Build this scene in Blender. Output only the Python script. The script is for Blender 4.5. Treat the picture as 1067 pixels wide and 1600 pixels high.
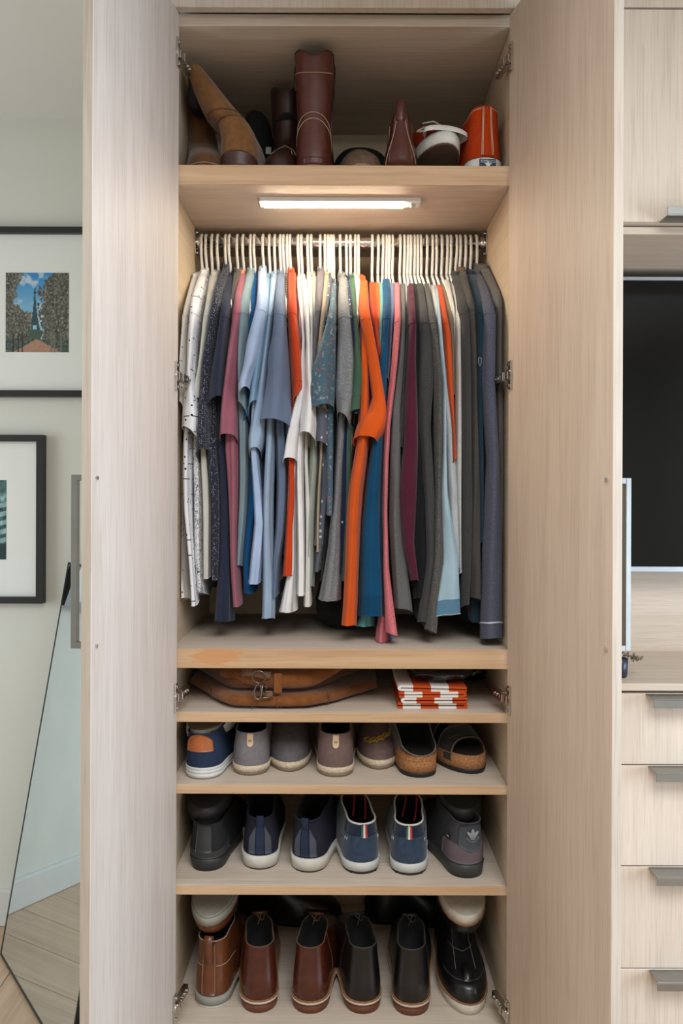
import bpy, bmesh, math, random
from mathutils import Vector, Matrix, noise
random.seed(7)
for o in list(bpy.data.objects): bpy.data.objects.remove(o)
S = bpy.context.scene
COL = S.collection
R = math.radians
# ------------------------------------------------------------------ camera, light, exposure
CX, CY, F, ZC = 535.0, 775.0, 1182.0, 1.287      # principal point and focal length in pixels, eye height in metres
cam = bpy.data.objects.new('camera', bpy.data.cameras.new('camera')); COL.objects.link(cam)
cam.data.sensor_fit = 'VERTICAL'; cam.data.sensor_height = 36.0; cam.data.lens = 36.0*F/1600
cam.data.shift_y = -(800-CY)/1600; cam.data.shift_x = -(CX-533.5)/1600
cam.data.clip_start = 0.05
cam.matrix_world = Matrix.Translation((0, 0, ZC)) @ Matrix.Rotation(R(90), 4, 'X') @ Matrix.Rotation(R(0.2), 4, 'Z')
S.camera = cam
w = bpy.data.worlds.new('world'); S.world = w; w.use_nodes = True
w.node_tree.nodes['Background'].inputs[0].default_value = (0.75, 0.85, 1.0, 1)
w.node_tree.nodes['Background'].inputs[1].default_value = 1.0
def area(name, loc, rot, sx, sy, power, col):
    l = bpy.data.lights.new(name, 'AREA'); l.shape = 'RECTANGLE'; l.size = sx; l.size_y = sy; l.energy = power; l.color = col
    o = bpy.data.objects.new(name, l); COL.objects.link(o); o.location = loc; o.rotation_euler = rot
    return o
# daylight through the windows of both side walls, plus an added overhead fill
area('side_window_daylight', (2.44, 0.40, 0.95), (0, R(90), 0), 1.3, 1.5, 32, (0.68, 0.82, 1.0))
area('overhead_fill', (0.45, -0.25, 2.40), (0, 0, 0), 1.5, 1.3, 40, (0.96, 0.98, 1.0))  # added overhead source, there to brighten the lower shelf tops
area('left_window_daylight', (-2.59, 1.15, 1.2), (0, R(-90), 0), 1.6, 1.2, 15, (0.92, 0.96, 1.0))
S.view_settings.view_transform = 'Standard'; S.view_settings.look = 'None'
S.view_settings.gamma = 1.0; S.view_settings.use_curve_mapping = False
S.view_settings.exposure = 0.6

# ------------------------------------------------------------------ helpers
def lin(c):
    return tuple(((v/255)/12.92 if v/255 <= .04045 else ((v/255+.055)/1.055)**2.4) for v in c)
def P(x, y, d): return Vector(((x-CX)*d/F, d, ZC+(CY-y)*d/F))
def new_obj(name, me, parent=None):
    o = bpy.data.objects.new(name, me); COL.objects.link(o)
    if parent is not None: o.parent = parent
    return o
def empty(name, label, cat, loc=(0, 0, 0), rotz=0, group=None):
    o = new_obj(name, None); o.location = loc; o.rotation_euler = (0, 0, rotz); o.empty_display_size = .05
    return tag(o, label, cat, group)
def tag(o, label=None, cat=None, group=None, kind=None):
    if label: o['label'] = label
    if cat: o['category'] = cat
    if group: o['group'] = group
    if kind: o['kind'] = kind
    return o
def mesh(name, v, f, mat, parent=None, smooth=True, mi=None):
    me = bpy.data.meshes.new(name); me.from_pydata([tuple(p) for p in v], [], f); me.update()
    for m in (mat if isinstance(mat, (list, tuple)) else [mat]): me.materials.append(m)
    if mi: me.polygons.foreach_set('material_index', mi)
    if smooth: me.polygons.foreach_set('use_smooth', [True]*len(me.polygons))
    return new_obj(name, me, parent)
def from_bm(name, bm, mat, parent=None, smooth=False, autos=None):
    me = bpy.data.meshes.new(name); bm.to_mesh(me); bm.free()
    for m in (mat if isinstance(mat, (list, tuple)) else [mat]): me.materials.append(m)
    if smooth: me.polygons.foreach_set('use_smooth', [True]*len(me.polygons))
    return new_obj(name, me, parent)
def bbox(bm, x0, x1, y0, y1, z0, z1, mi=0):
    vs = [bm.verts.new((x, y, z)) for x in (x0, x1) for y in (y0, y1) for z in (z0, z1)]
    for q in ((0, 1, 3, 2), (4, 6, 7, 5), (0, 4, 5, 1), (2, 3, 7, 6), (0, 2, 6, 4), (1, 5, 7, 3)):
        bm.faces.new([vs[i] for i in q]).material_index = mi
    return vs
def box(name, x0, x1, y0, y1, z0, z1, mat, parent=None, bev=.0012):
    bm = bmesh.new(); bbox(bm, x0, x1, y0, y1, z0, z1)
    if bev: bmesh.ops.bevel(bm, geom=bm.edges[:], offset=bev, segments=1, affect='EDGES')
    return from_bm(name, bm, mat, parent)
def frame_of(t):
    a = Vector((0, 0, 1)) if abs(t.z) < .9 else Vector((1, 0, 0))
    n = t.cross(a).normalized(); return n, t.cross(n).normalized()
def tube_data(pts, r, seg=8, closed=False, v=None, f=None, cap=True):
    v = [] if v is None else v; f = [] if f is None else f
    pts = [Vector(p) for p in pts]; n = len(pts); base = len(v); N = None
    for i, p in enumerate(pts):
        a = pts[(i-1) % n] if (i > 0 or closed) else pts[i]; b = pts[(i+1) % n] if (i < n-1 or closed) else pts[i]
        t = (b-a).normalized() if (b-a).length > 1e-9 else Vector((0, 0, 1))
        if N is None: N, B = frame_of(t)
        else:
            N = (N-t*N.dot(t)); N = N.normalized() if N.length > 1e-6 else frame_of(t)[0]; B = t.cross(N)
        rr = r[i] if isinstance(r, (list, tuple)) else r
        for k in range(seg):
            a_ = 2*math.pi*k/seg; v.append(p+(N*math.cos(a_)+B*math.sin(a_))*rr)
    m = n if closed else n-1
    for i in range(m):
        for k in range(seg):
            i2 = (i+1) % n
            f.append((base+i*seg+k, base+i*seg+(k+1) % seg, base+i2*seg+(k+1) % seg, base+i2*seg+k))
    if cap and not closed:
        f.append(tuple(base+k for k in range(seg))[::-1]); f.append(tuple(base+(n-1)*seg+k for k in range(seg)))
    return v, f
def tube(name, pts, r, mat, parent=None, seg=8, closed=False):
    v, f = tube_data(pts, r, seg, closed); return mesh(name, v, f, mat, parent)
def tubes(name, lists, r, mat, parent=None, seg=6, closed=False):
    v, f = [], []
    for l in lists: tube_data(l, r, seg, closed, v, f)
    return mesh(name, v, f, mat, parent)
def loft(rings, closed=True, cap0=False, cap1=False):
    v = [p for r_ in rings for p in r_]; n = len(rings[0]); f = []
    for i in range(len(rings)-1):
        for k in range(n if closed else n-1):
            k2 = (k+1) % n; f.append((i*n+k, i*n+k2, (i+1)*n+k2, (i+1)*n+k))
    if cap0: f.append(tuple(range(n))[::-1])
    if cap1: f.append(tuple((len(rings)-1)*n+k for k in range(n)))
    return v, f
def catmull(pts, n):
    pts = [Vector(p) for p in pts]; out = []
    q = [pts[0]*2-pts[1]]+pts+[pts[-1]*2-pts[-2]]
    for i in range(1, len(q)-2):
        for j in range(n):
            t = j/n; a, b, c, d = q[i-1], q[i], q[i+1], q[i+2]
            out.append(.5*((2*b)+(c-a)*t+(2*a-5*b+4*c-d)*t*t+(3*b-a-3*c+d)*t**3))
    out.append(pts[-1]); return out
def lerp(a, b, t): return a+(b-a)*t
def sstep(a, b, x):
    t = max(0., min(1., (x-a)/(b-a))); return t*t*(3-2*t)
def interp(tab, x):
    if x <= tab[0][0]: return tab[0][1:]
    for p, q in zip(tab, tab[1:]):
        if x <= q[0]:
            t = (x-p[0])/(q[0]-p[0]); return tuple(lerp(u, w_, t) for u, w_ in zip(p[1:], q[1:]))
    return tab[-1][1:]

# ------------------------------------------------------------------ materials
def newmat(name):
    m = bpy.data.materials.new(name); m.use_nodes = True; nt = m.node_tree
    return m, nt, nt.nodes['Principled BSDF']
def node(nt, t, **k):
    n = nt.nodes.new(t)
    for a, b in k.items(): setattr(n, a, b)
    return n
def ramp(nt, fac, stops):
    r = node(nt, 'ShaderNodeValToRGB'); e = r.color_ramp.elements
    while len(e) < len(stops): e.new(.5)
    for i, (p, c) in enumerate(stops): e[i].position = p; e[i].color = (*c, 1)
    nt.links.new(fac, r.inputs[0]); return r.outputs[0]
def mix(nt, fac, a, b, mode='MIX'):
    m = node(nt, 'ShaderNodeMix', data_type='RGBA', blend_type=mode)
    for sock, val in ((m.inputs[0], fac), (m.inputs[6], a), (m.inputs[7], b)):
        if hasattr(val, 'node'): nt.links.new(val, sock)
        elif isinstance(val, (int, float)): sock.default_value = val
        else: sock.default_value = (*val, 1)
    return m.outputs[2]
def coords(nt, scale=(1, 1, 1), kind='Object', rnd=0):
    tc = node(nt, 'ShaderNodeTexCoord'); mp = node(nt, 'ShaderNodeMapping'); mp.inputs['Scale'].default_value = scale
    nt.links.new(tc.outputs[kind], mp.inputs[0])
    if rnd:
        oi = node(nt, 'ShaderNodeObjectInfo'); ml = node(nt, 'ShaderNodeMath', operation='MULTIPLY'); ml.inputs[1].default_value = rnd
        nt.links.new(oi.outputs['Random'], ml.inputs[0]); nt.links.new(ml.outputs[0], mp.inputs['Location'])
    return mp.outputs[0]
def tex_noise(nt, vec, scale, detail=3, rough=.5, dist=0):
    n = node(nt, 'ShaderNodeTexNoise'); n.inputs['Scale'].default_value = scale; n.inputs['Detail'].default_value = detail
    n.inputs['Roughness'].default_value = rough; n.inputs['Distortion'].default_value = dist
    nt.links.new(vec, n.inputs['Vector']); return n.outputs['Fac']
def bump(nt, b, h, strength, dist=.001):
    n = node(nt, 'ShaderNodeBump'); n.inputs['Strength'].default_value = strength; n.inputs['Distance'].default_value = dist
    nt.links.new(h, n.inputs['Height']); nt.links.new(n.outputs[0], b.inputs['Normal'])
MATS = {}
def plain(name, rgb, rough=.5, metal=0, var=.08, vs=30, spec=.5, bmp=0, bs=200, sheen=0, coat=0):
    if name in MATS: return MATS[name]
    m, nt, b = newmat(name); c = lin(rgb)
    n = tex_noise(nt, coords(nt), vs, 3)
    col = ramp(nt, n, [(.3, tuple(x*(1-var) for x in c)), (.7, tuple(min(1, x*(1+var)) for x in c))])
    nt.links.new(col, b.inputs['Base Color'])
    b.inputs['Roughness'].default_value = rough; b.inputs['Metallic'].default_value = metal
    b.inputs['Specular IOR Level'].default_value = spec; b.inputs['Sheen Weight'].default_value = sheen; b.inputs['Coat Weight'].default_value = coat
    if bmp: bump(nt, b, tex_noise(nt, coords(nt), bs, 2), bmp)
    MATS[name] = m; return m
def wood(name, light, dark, axis='Z', fine=1.0, rough=.55):
    if name in MATS: return MATS[name]
    m, nt, b = newmat(name)
    s1 = {'X': (1.2, 26, 26), 'Y': (26, 1.2, 26), 'Z': (26, 26, 1.2)}[axis]
    s2 = {'X': (7, 300, 300), 'Y': (300, 7, 300), 'Z': (300, 300, 7)}[axis]
    s3 = {'X': (.6, 5, 5), 'Y': (5, .6, 5), 'Z': (5, 5, .6)}[axis]
    g1 = tex_noise(nt, coords(nt, s1, rnd=9), 1.0, 4, .55, 1.2)
    g2 = tex_noise(nt, coords(nt, s2, rnd=9), 1.0, 2, .6)
    g3 = tex_noise(nt, coords(nt, s3, rnd=5), 1.0, 2, .5, .6)
    l, d = lin(light), lin(dark); mid = tuple(lerp(x, y, .45) for x, y in zip(l, d))
    c1 = ramp(nt, g1, [(.28, d), (.5, mid), (.68, l)])
    c2 = ramp(nt, g3, [(.3, mid), (.7, l)])
    c = mix(nt, .5, c1, c2)
    dk = ramp(nt, g2, [(.36, (.80, .77, .73)), (.5, (1, 1, 1))])
    c = mix(nt, .55*fine, c, dk, 'MULTIPLY')
    nt.links.new(c, b.inputs['Base Color']); b.inputs['Roughness'].default_value = rough
    b.inputs['Specular IOR Level'].default_value = .3
    bump(nt, b, g2, .12)
    MATS[name] = m; return m
def fabric(name, rgb, kind='plain', rgb2=(240, 240, 240)):
    key = 'fabric_'+name
    if key in MATS: return MATS[key]
    m, nt, b = newmat(key); c = lin(rgb); c2 = lin(rgb2)
    o = coords(nt)
    n = tex_noise(nt, o, 14, 3)
    col = ramp(nt, n, [(.3, tuple(x*.9 for x in c)), (.7, tuple(min(1, x*1.08) for x in c))])
    if kind == 'heather':
        h = tex_noise(nt, coords(nt, (1, 1, 2.5)), 420, 2, .7)
        col = mix(nt, ramp(nt, h, [(.46, (0, 0, 0)), (.6, (.75, .75, .75))]), col, c2)
    elif kind in ('dots', 'bigdots', 'motif'):
        vo = node(nt, 'ShaderNodeTexVoronoi'); vo.inputs['Scale'].default_value = 260 if kind == 'dots' else 62
        vo.inputs['Randomness'].default_value = .6; nt.links.new(o, vo.inputs['Vector'])
        th = {'dots': .24, 'bigdots': .2, 'motif': .1}[kind]
        col = mix(nt, ramp(nt, vo.outputs['Distance'], [(th, (1, 1, 1)), (th+.05, (0, 0, 0))]), col, c2)
    elif kind == 'scribble':
        nz = tex_noise(nt, coords(nt, (1, 1, .8)), 75, 2, .6, 2.0)
        col = mix(nt, ramp(nt, nz, [(.47, (0, 0, 0)), (.49, (.9, .9, .9)), (.52, (.9, .9, .9)), (.54, (0, 0, 0))]), col, c2)
    elif kind == 'crosses':
        br = node(nt, 'ShaderNodeTexBrick'); br.inputs['Scale'].default_value = 1; br.inputs['Mortar Size'].default_value = .0011
        br.inputs['Brick Width'].default_value = .09; br.inputs['Row Height'].default_value = .035; br.inputs['Mortar Smooth'].default_value = 0
        nt.links.new(coords(nt, (1, 1, 1)), br.inputs['Vector'])
        sw = node(nt, 'ShaderNodeSeparateXYZ'); cb = node(nt, 'ShaderNodeCombineXYZ'); nt.links.new(o, sw.inputs[0])
        nt.links.new(sw.outputs[1], cb.inputs[0]); nt.links.new(sw.outputs[2], cb.inputs[1]); nt.links.new(cb.outputs[0], br.inputs['Vector'])
        msk = tex_noise(nt, o, 38, 1); mk = ramp(nt, msk, [(.5, (0, 0, 0)), (.53, (1, 1, 1))])
        lnz = mix(nt, 1.0, ramp(nt, br.outputs['Fac'], [(.4, (0, 0, 0)), (.6, (1, 1, 1))]), mk, 'MULTIPLY')
        vo = node(nt, 'ShaderNodeTexVoronoi'); vo.inputs['Scale'].default_value = 52; nt.links.new(o, vo.inputs['Vector'])
        dt = ramp(nt, vo.outputs['Distance'], [(.12, (1, 1, 1)), (.15, (0, 0, 0))])
        col = mix(nt, lnz, col, c2); col = mix(nt, dt, col, c2)
    elif kind == 'marks':
        vo = node(nt, 'ShaderNodeTexVoronoi'); vo.inputs['Scale'].default_value = 60
        nt.links.new(coords(nt, (1, .6, 1.9)), vo.inputs['Vector'])
        col = mix(nt, ramp(nt, vo.outputs['Distance'], [(.2, (.8, .8, .8)), (.25, (0, 0, 0))]), col, c2)
        n2 = tex_noise(nt, o, 120, 2); col = mix(nt, ramp(nt, n2, [(.6, (0, 0, 0)), (.66, (.3, .3, .3))]), col, (.6, .7, .7))
    elif kind == 'check':
        ck = node(nt, 'ShaderNodeTexChecker'); ck.inputs['Scale'].default_value = 110; nt.links.new(o, ck.inputs['Vector'])
        col = mix(nt, ck.outputs['Fac'], col, c2)
    nt.links.new(col, b.inputs['Base Color']); b.inputs['Roughness'].default_value = .9
    b.inputs['Specular IOR Level'].default_value = .15; b.inputs['Sheen Weight'].default_value = .12
    wv = tex_noise(nt, coords(nt), 900, 1); big = tex_noise(nt, coords(nt, (1, 1, .35)), 26, 2)
    ad = node(nt, 'ShaderNodeMath', operation='MULTIPLY_ADD'); ad.inputs[1].default_value = 9.0
    nt.links.new(big, ad.inputs[0]); nt.links.new(wv, ad.inputs[2])
    bump(nt, b, ad.outputs[0], .35, .0011)
    MATS[key] = m; return m
def emit(name, rgb, strength):
    m, nt, b = newmat(name); b.inputs['Base Color'].default_value = (*lin(rgb), 1)
    b.inputs['Emission Color'].default_value = (*lin(rgb), 1); b.inputs['Emission Strength'].default_value = strength; return m
def painted(name, rough=.35):
    m, nt, b = newmat(name); a = node(nt, 'ShaderNodeVertexColor', layer_name='print'); nt.links.new(a.outputs[0], b.inputs['Base Color'])
    b.inputs['Roughness'].default_value = rough; return m
M_OAK = wood('oak_vertical', (212, 200, 189), (188, 173, 158), 'Z')
M_OAKX = wood('oak_horizontal', (213, 200, 184), (187, 168, 147), 'X')
M_OAKIN = wood('oak_inner', (214, 196, 170), (188, 164, 134), 'Y', .7)
M_EDGE = wood('oak_edge', (208, 176, 142), (172, 134, 98), 'X', 1.0)
M_PALE = wood('oak_pale_front', (220, 206, 190), (198, 182, 164), 'Z')
M_OAKL = wood('oak_left_door_daylit', (212, 204, 198), (190, 179, 170), 'Z')  # same oak as the right door, paled to carry the window daylight
M_OAKR = wood('oak_right_door_dimlit', (212, 193, 174), (187, 164, 144), 'Z')  # same oak again, browned to carry the dimmer warm light on this side
M_DOOREDGE = wood('oak_door_edge', (198, 187, 174), (166, 151, 134), 'Z')
M_WALL = plain('wall_paint', (206, 208, 199), .9, var=.015, vs=3)
M_CEIL = plain('ceiling_paint', (214, 214, 208), .95, var=.015, vs=3)
M_CHROME = plain('chrome', (225, 225, 228), .12, 1, .02)
M_NICKEL = plain('hinge_nickel', (200, 196, 190), .22, 1, .05)
M_PULL = plain('brushed_pull_metal', (150, 150, 146), .38, .85, .05)
M_BLACKF = plain('black_frame', (26, 28, 29), .4, 0, .1)
M_HANGER = plain('white_hanger_plastic', (240, 238, 234), .35, 0, .01)
M_WHITE = plain('white_plastic', (236, 236, 234), .4, 0, .01)
# ------------------------------------------------------------------ the room
RX, LX, BY, WY, CZ = 2.45, -2.6, -2.2, 2.27, 2.414
fl = box('floor', LX, RX, BY, WY+.05, -.06, -.014, plain('subfloor', (120, 95, 70), .9), None, 0); tag(fl, 'wide oak plank floor of the bedroom', kind='structure')
M_PLANK = wood('floor_oak', (190, 164, 138), (158, 130, 104), 'Y', .8, .3)
pw, pl = .19, 1.9
bm = bmesh.new(); bbox(bm, 0, pw-.002, 0, pl-.002, -.014, 0); bmesh.ops.bevel(bm, geom=bm.edges[:], offset=.001, segments=1, affect='EDGES')
pme = bpy.data.meshes.new('plank'); bm.to_mesh(pme); bm.free(); pme.materials.append(M_PLANK)
i = 0; x = LX
while x < RX:
    y = BY-(i*.73 % pl)
    while y < WY:
        if y > BY-.2 and y+pl < WY+1.5 or True:
            o = new_obj('plank', pme, fl); o.location = (x, y, 0)
        y += pl
    x += pw; i += 1
def struct(name, x0, x1, y0, y1, z0, z1, mat, label): return tag(box(name, x0, x1, y0, y1, z0, z1, mat, None, 0), label, kind='structure')
struct('wall_back', LX-.1, RX+.1, WY, WY+.1, -.02, CZ+.1, M_WALL, 'pale grey-green wall behind the wardrobe')
bm = bmesh.new()
for q in ((LX-.1, -.30, BY-.1, WY+.1), (1.20, RX+.1, BY-.1, WY+.1), (-.30, 1.20, BY-.1, -.90), (-.30, 1.20, .40, WY+.1)): bbox(bm, *q, CZ, CZ+.1)
tag(from_bm('ceiling', bm, M_CEIL), 'plain white ceiling', kind='structure')
def wall_with_hole(name, horiz, c0, c1, a0, a1, b0, b1, z0, z1, label):
    bm = bmesh.new()
    def bb(u0, u1, zz0, zz1):
        if horiz: bbox(bm, u0, u1, c0, c1, zz0, zz1)
        else: bbox(bm, c0, c1, u0, u1, zz0, zz1)
    bb(a0, b0, -.02, CZ+.1); bb(b1, a1, -.02, CZ+.1); bb(b0, b1, -.02, z0); bb(b0, b1, z1, CZ+.1)
    return tag(from_bm(name, bm, M_WALL), label, kind='structure')
wall_with_hole('wall_right', False, RX, RX+.1, BY, WY, -.40, 1.20, .28, 1.62, 'right wall with the large window')
wall_with_hole('wall_left', False, LX-.1, LX, BY, WY, .5, 1.8, .35, 2.05, 'left wall with a window')
struct('wall_front', LX-.1, RX+.1, BY-.1, BY, -.02, CZ+.1, M_WALL, 'plain wall behind the viewer')
def window(name, horiz, c, b0, b1, z0, z1, label):
    bm = bmesh.new(); t = .05; m = (b0+b1)/2
    for u0, u1, zz0, zz1 in ((b0, b0+t, z0, z1), (b1-t, b1, z0, z1), (b0+t, b1-t, z0, z0+t), (b0+t, b1-t, z1-t, z1), (m-.02, m+.02, z0+t, z1-t)):
        if horiz: bbox(bm, u0, u1, c-.025, c+.025, zz0, zz1)
        else: bbox(bm, c-.025, c+.025, u0, u1, zz0, zz1)
    return tag(from_bm(name, bm, M_WHITE), label, kind='structure')
window('window_1', False, RX+.05, -.40, 1.20, .28, 1.62, 'white framed side window')
window('window_3', False, LX-.05, .5, 1.8, .35, 2.05, 'white framed window on the left wall')
bm = bmesh.new()
for q in ((-.30, -.25, -.90, .40), (1.15, 1.20, -.90, .40), (-.25, 1.15, -.90, -.85), (-.25, 1.15, .35, .40)): bbox(bm, *q, CZ+.02, CZ+.08)
tag(from_bm('added_ceiling_opening', bm, M_WHITE), 'white framed ceiling opening added for fill light, out of view', kind='structure')  # unseen opening, added to go with the overhead fill
M_TRIM = plain('trim_white', (206, 208, 203), .5, var=.01)
bm = bmesh.new(); bbox(bm, LX, -.40, WY-.016, WY, 0, .105)
bmesh.ops.bevel(bm, geom=bm.edges[:], offset=.003, segments=2, affect='EDGES')
tag(from_bm('baseboard_back', bm, M_TRIM), 'white baseboard along the wall beside the leaning mirror', kind='structure')

# ------------------------------------------------------------------ wardrobe
XL, XR, FY, BKY = -.378, .365, 1.656, 2.157
W = empty('wardrobe', 'tall open oak wardrobe with two doors, shelves and hanging rail', 'wardrobe', (0, FY, 0))
def wpart(name, x0, x1, y0, y1, z0, z1, mat, bev=.0012, parent=None):
    return box(name, x0, x1, y0-FY, y1-FY, z0, z1, mat, parent or W, bev)
Z_TOP, Z_A, Z_B, Z_C, Z_D, Z_E = 2.316, 2.011, .951, .812, .653, .433
Z_F = .125
wpart('side_panel', XL-.02, XL, FY, BKY+.015, .0, 2.40, M_OAKIN)
wpart('side_panel', XR, XR+.02, FY, BKY+.015, .0, 2.40, M_OAKIN)
wpart('back_panel', XL, XR, BKY, BKY+.015, .1, 2.36, M_OAKIN, 0)
wpart('top_panel', XL, XR, FY, BKY, Z_TOP, Z_TOP+.026, M_OAKX)
wpart('header_panel', XL-.015, XR+.015, FY-.036, FY-.016, 2.3335, 2.41, M_OAK)
def wshelf(z, th, front=FY, em=None):
    s = wpart('shelf', XL, XR, front+.004, BKY, z-th, z, M_OAKX)
    wpart('front_lipping', XL, XR, front, front+.004, z-th, z, em or M_EDGE, .0008, s)
    return s
M_STAIN = wood('oak_edge_stained', (209, 176, 142), (172, 134, 98), 'X'); nt = M_STAIN.node_tree; bs = nt.nodes['Principled BSDF']   # darker patch worn into the lipping
src = bs.inputs['Base Color'].links[0].from_socket; tcn = node(nt, 'ShaderNodeTexCoord'); mpn = node(nt, 'ShaderNodeMapping')
mpn.inputs['Location'].default_value = (.272*9, 0, -.936*26); mpn.inputs['Scale'].default_value = (9, 0, 26); nt.links.new(tcn.outputs['Object'], mpn.inputs[0])
ln = node(nt, 'ShaderNodeVectorMath', operation='LENGTH'); nt.links.new(mpn.outputs[0], ln.inputs[0])
adn = node(nt, 'ShaderNodeMath', operation='ADD'); nt.links.new(ln.outputs['Value'], adn.inputs[0]); nt.links.new(tex_noise(nt, coords(nt, (30, 1, 160)), 1, 2), adn.inputs[1])
nt.links.new(mix(nt, ramp(nt, adn.outputs[0], [(.95, (.7, .7, .7)), (1.0, (0, 0, 0))]), src, lin((196, 136, 84))), bs.inputs['Base Color'])
wshelf(Z_A, .043); wshelf(Z_B, .042, em=M_STAIN); wshelf(Z_C, .021); wshelf(Z_D, .019); wshelf(Z_E, .020); wshelf(Z_F, .025)
wpart('plinth', XL, XR, FY+.03, FY+.05, 0, .10, M_OAKX)
# hanging rail with flanges
RY, RZ, RR = 1.93, 1.932, .0145
def cyl_x(name, x0, x1, y, z, r, mat, parent, seg=24):
    return tube(name, [(x0, y, z), (x1, y, z)], r, mat, parent, seg)
rail = cyl_x('hanging_rail', XL+.004, XR-.004, RY-FY, RZ, RR, M_CHROME, W, 32)
for xa, xb in ((XL, XL+.005), (XR-.005, XR)):
    bm = bmesh.new()
    bmesh.ops.create_cone(bm, cap_ends=True, segments=28, radius1=1, radius2=1, depth=1,
        matrix=Matrix.Translation(((xa+xb)/2, RY-FY, RZ)) @ Matrix.Diagonal((xb-xa, .024, .034, 1)) @ Matrix.Rotation(R(90), 4, 'Y'))
    for dz in (-.026, .026):
        bmesh.ops.create_cone(bm, cap_ends=True, segments=10, radius1=.004, radius2=.003, depth=.004,
            matrix=Matrix.Translation((xb+.001 if xa == XL else xa-.001, RY-FY, RZ+dz)) @ Matrix.Rotation(R(90), 4, 'Y'))
    xs = (xb, xb+.012) if xa == XL else (xa-.012, xa)
    fo = from_bm('rail_flange', bm, M_CHROME, rail)
    cyl_x('rail_socket', xs[0], xs[1], RY-FY, RZ, RR+.003, M_CHROME, rail)
# doors: origin at the hinge edge, leaf runs towards local -Y
DW, DZ0, DZ1, DT = .385, .105, 2.329, .0185
def door(side, hx, hy, ang, hinge_ys, screw_ys, pull):
    sg = -1 if side == 'L' else 1
    x0, x1 = (0, DT) if sg > 0 else (-DT, 0)
    bm = bmesh.new(); bbox(bm, x0, x1, -DW, 0, DZ0, DZ1)
    for f_ in bm.faces:
        if abs(f_.normal.y) > .9 or abs(f_.normal.z) > .9: f_.material_index = 1
    bm.normal_update()
    for f_ in bm.faces: f_.material_index = 0 if abs(f_.normal.x) > .5 else 1
    bmesh.ops.bevel(bm, geom=bm.edges[:], offset=.0009, segments=1, affect='EDGES')
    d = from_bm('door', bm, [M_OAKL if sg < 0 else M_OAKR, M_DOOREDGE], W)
    d.location = (hx, hy-FY, 0); d.rotation_euler = (0, 0, ang)
    d['label'] = 'left oak door standing open' if sg < 0 else 'right oak door standing open'
    s = -sg   # direction of the inside face
    for yp in hinge_ys:
        z = ZC+(CY-yp)*1.64/F
        bm = bmesh.new()
        bbox(bm, *sorted((0, s*.0035)), -.017, -.003, z-.030, z+.030)               # plate on the door
        bbox(bm, *sorted((0, s*.0052)), -.0195, -.0168, z-.031, z+.031)             # raised rim
        bmesh.ops.create_cone(bm, cap_ends=True, segments=20, radius1=.0125, radius2=.0115, depth=.006, matrix=Matrix.Translation((s*.004, -.009, z)) @ Matrix.Rotation(R(90), 4, 'Y'))
        for dz in (-.023, .023):
            bmesh.ops.create_cone(bm, cap_ends=True, segments=10, radius1=.004, radius2=.0032, depth=.004, matrix=Matrix.Translation((s*.005, -.010, z+dz)) @ Matrix.Rotation(R(90), 4, 'Y'))
        bbox(bm, *sorted((s*.001, s*.0085)), -.010, .0045, z-.0085, z+.0085)          # knuckle
        bbox(bm, *sorted((-s*.002, s*.0115)), .006, .014, z-.0085, z+.0085)         # link
        bbox(bm, *sorted((-s*.006, s*.006)), .014, .060, z-.0095, z+.0095)            # arm
        for yy in (.026, .040, .052):
            bmesh.ops.create_cone(bm, cap_ends=True, segments=10, radius1=.0035, radius2=.003, depth=.004, matrix=Matrix.Translation((s*.007, yy, z)) @ Matrix.Rotation(R(90), 4, 'Y'))
        bmesh.ops.bevel(bm, geom=[e for e in bm.edges if e.calc_length() > .004], offset=.0006, segments=1, affect='EDGES')
        h = from_bm('hinge', bm, M_NICKEL, d); h['label'] = 'nickel concealed hinge'
    for yp in screw_ys:
        z = ZC+(CY-yp)*1.27/F
        bm = bmesh.new()
        bmesh.ops.create_cone(bm, cap_ends=True, segments=16, radius1=.0042, radius2=.0034, depth=.003, matrix=Matrix.Translation((s*.0014, -DW+.016, z)) @ Matrix.Rotation(R(90), 4, 'Y'))
        bbox(bm, s*.0030-.0001, s*.0030+.0001, -DW+.0155, -DW+.0165, z-.003, z+.003)
        from_bm('screw', bm, M_CHROME, d)
    z0, z1 = ZC-(pull[1]-CY)*1.27/F, ZC+(CY-pull[0])*1.27/F
    xo = sg*DT; bm = bmesh.new(); y0, y1 = -DW+.010, -DW+.022
    pr = .024
    bbox(bm, *sorted((xo+sg*(pr-.010), xo+sg*pr)), y0, y1, z0, z1)
    for za, zb in ((z0, z0+.010), (z1-.010, z1)): bbox(bm, *sorted((xo, xo+sg*(pr-.010))), y0, y1, za, zb)
    bmesh.ops.bevel(bm, geom=bm.edges[:], offset=.0006, segments=1, affect='EDGES')
    h = from_bm('handle', bm, M_PULL, d); h['label'] = 'square metal bar pull'
    return d
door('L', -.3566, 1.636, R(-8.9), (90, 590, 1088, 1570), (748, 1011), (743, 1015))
door('R', .358, 1.636, R(14.0), (95, 587, 1090, 1578), (748, 1015), (745, 1018))

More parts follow.
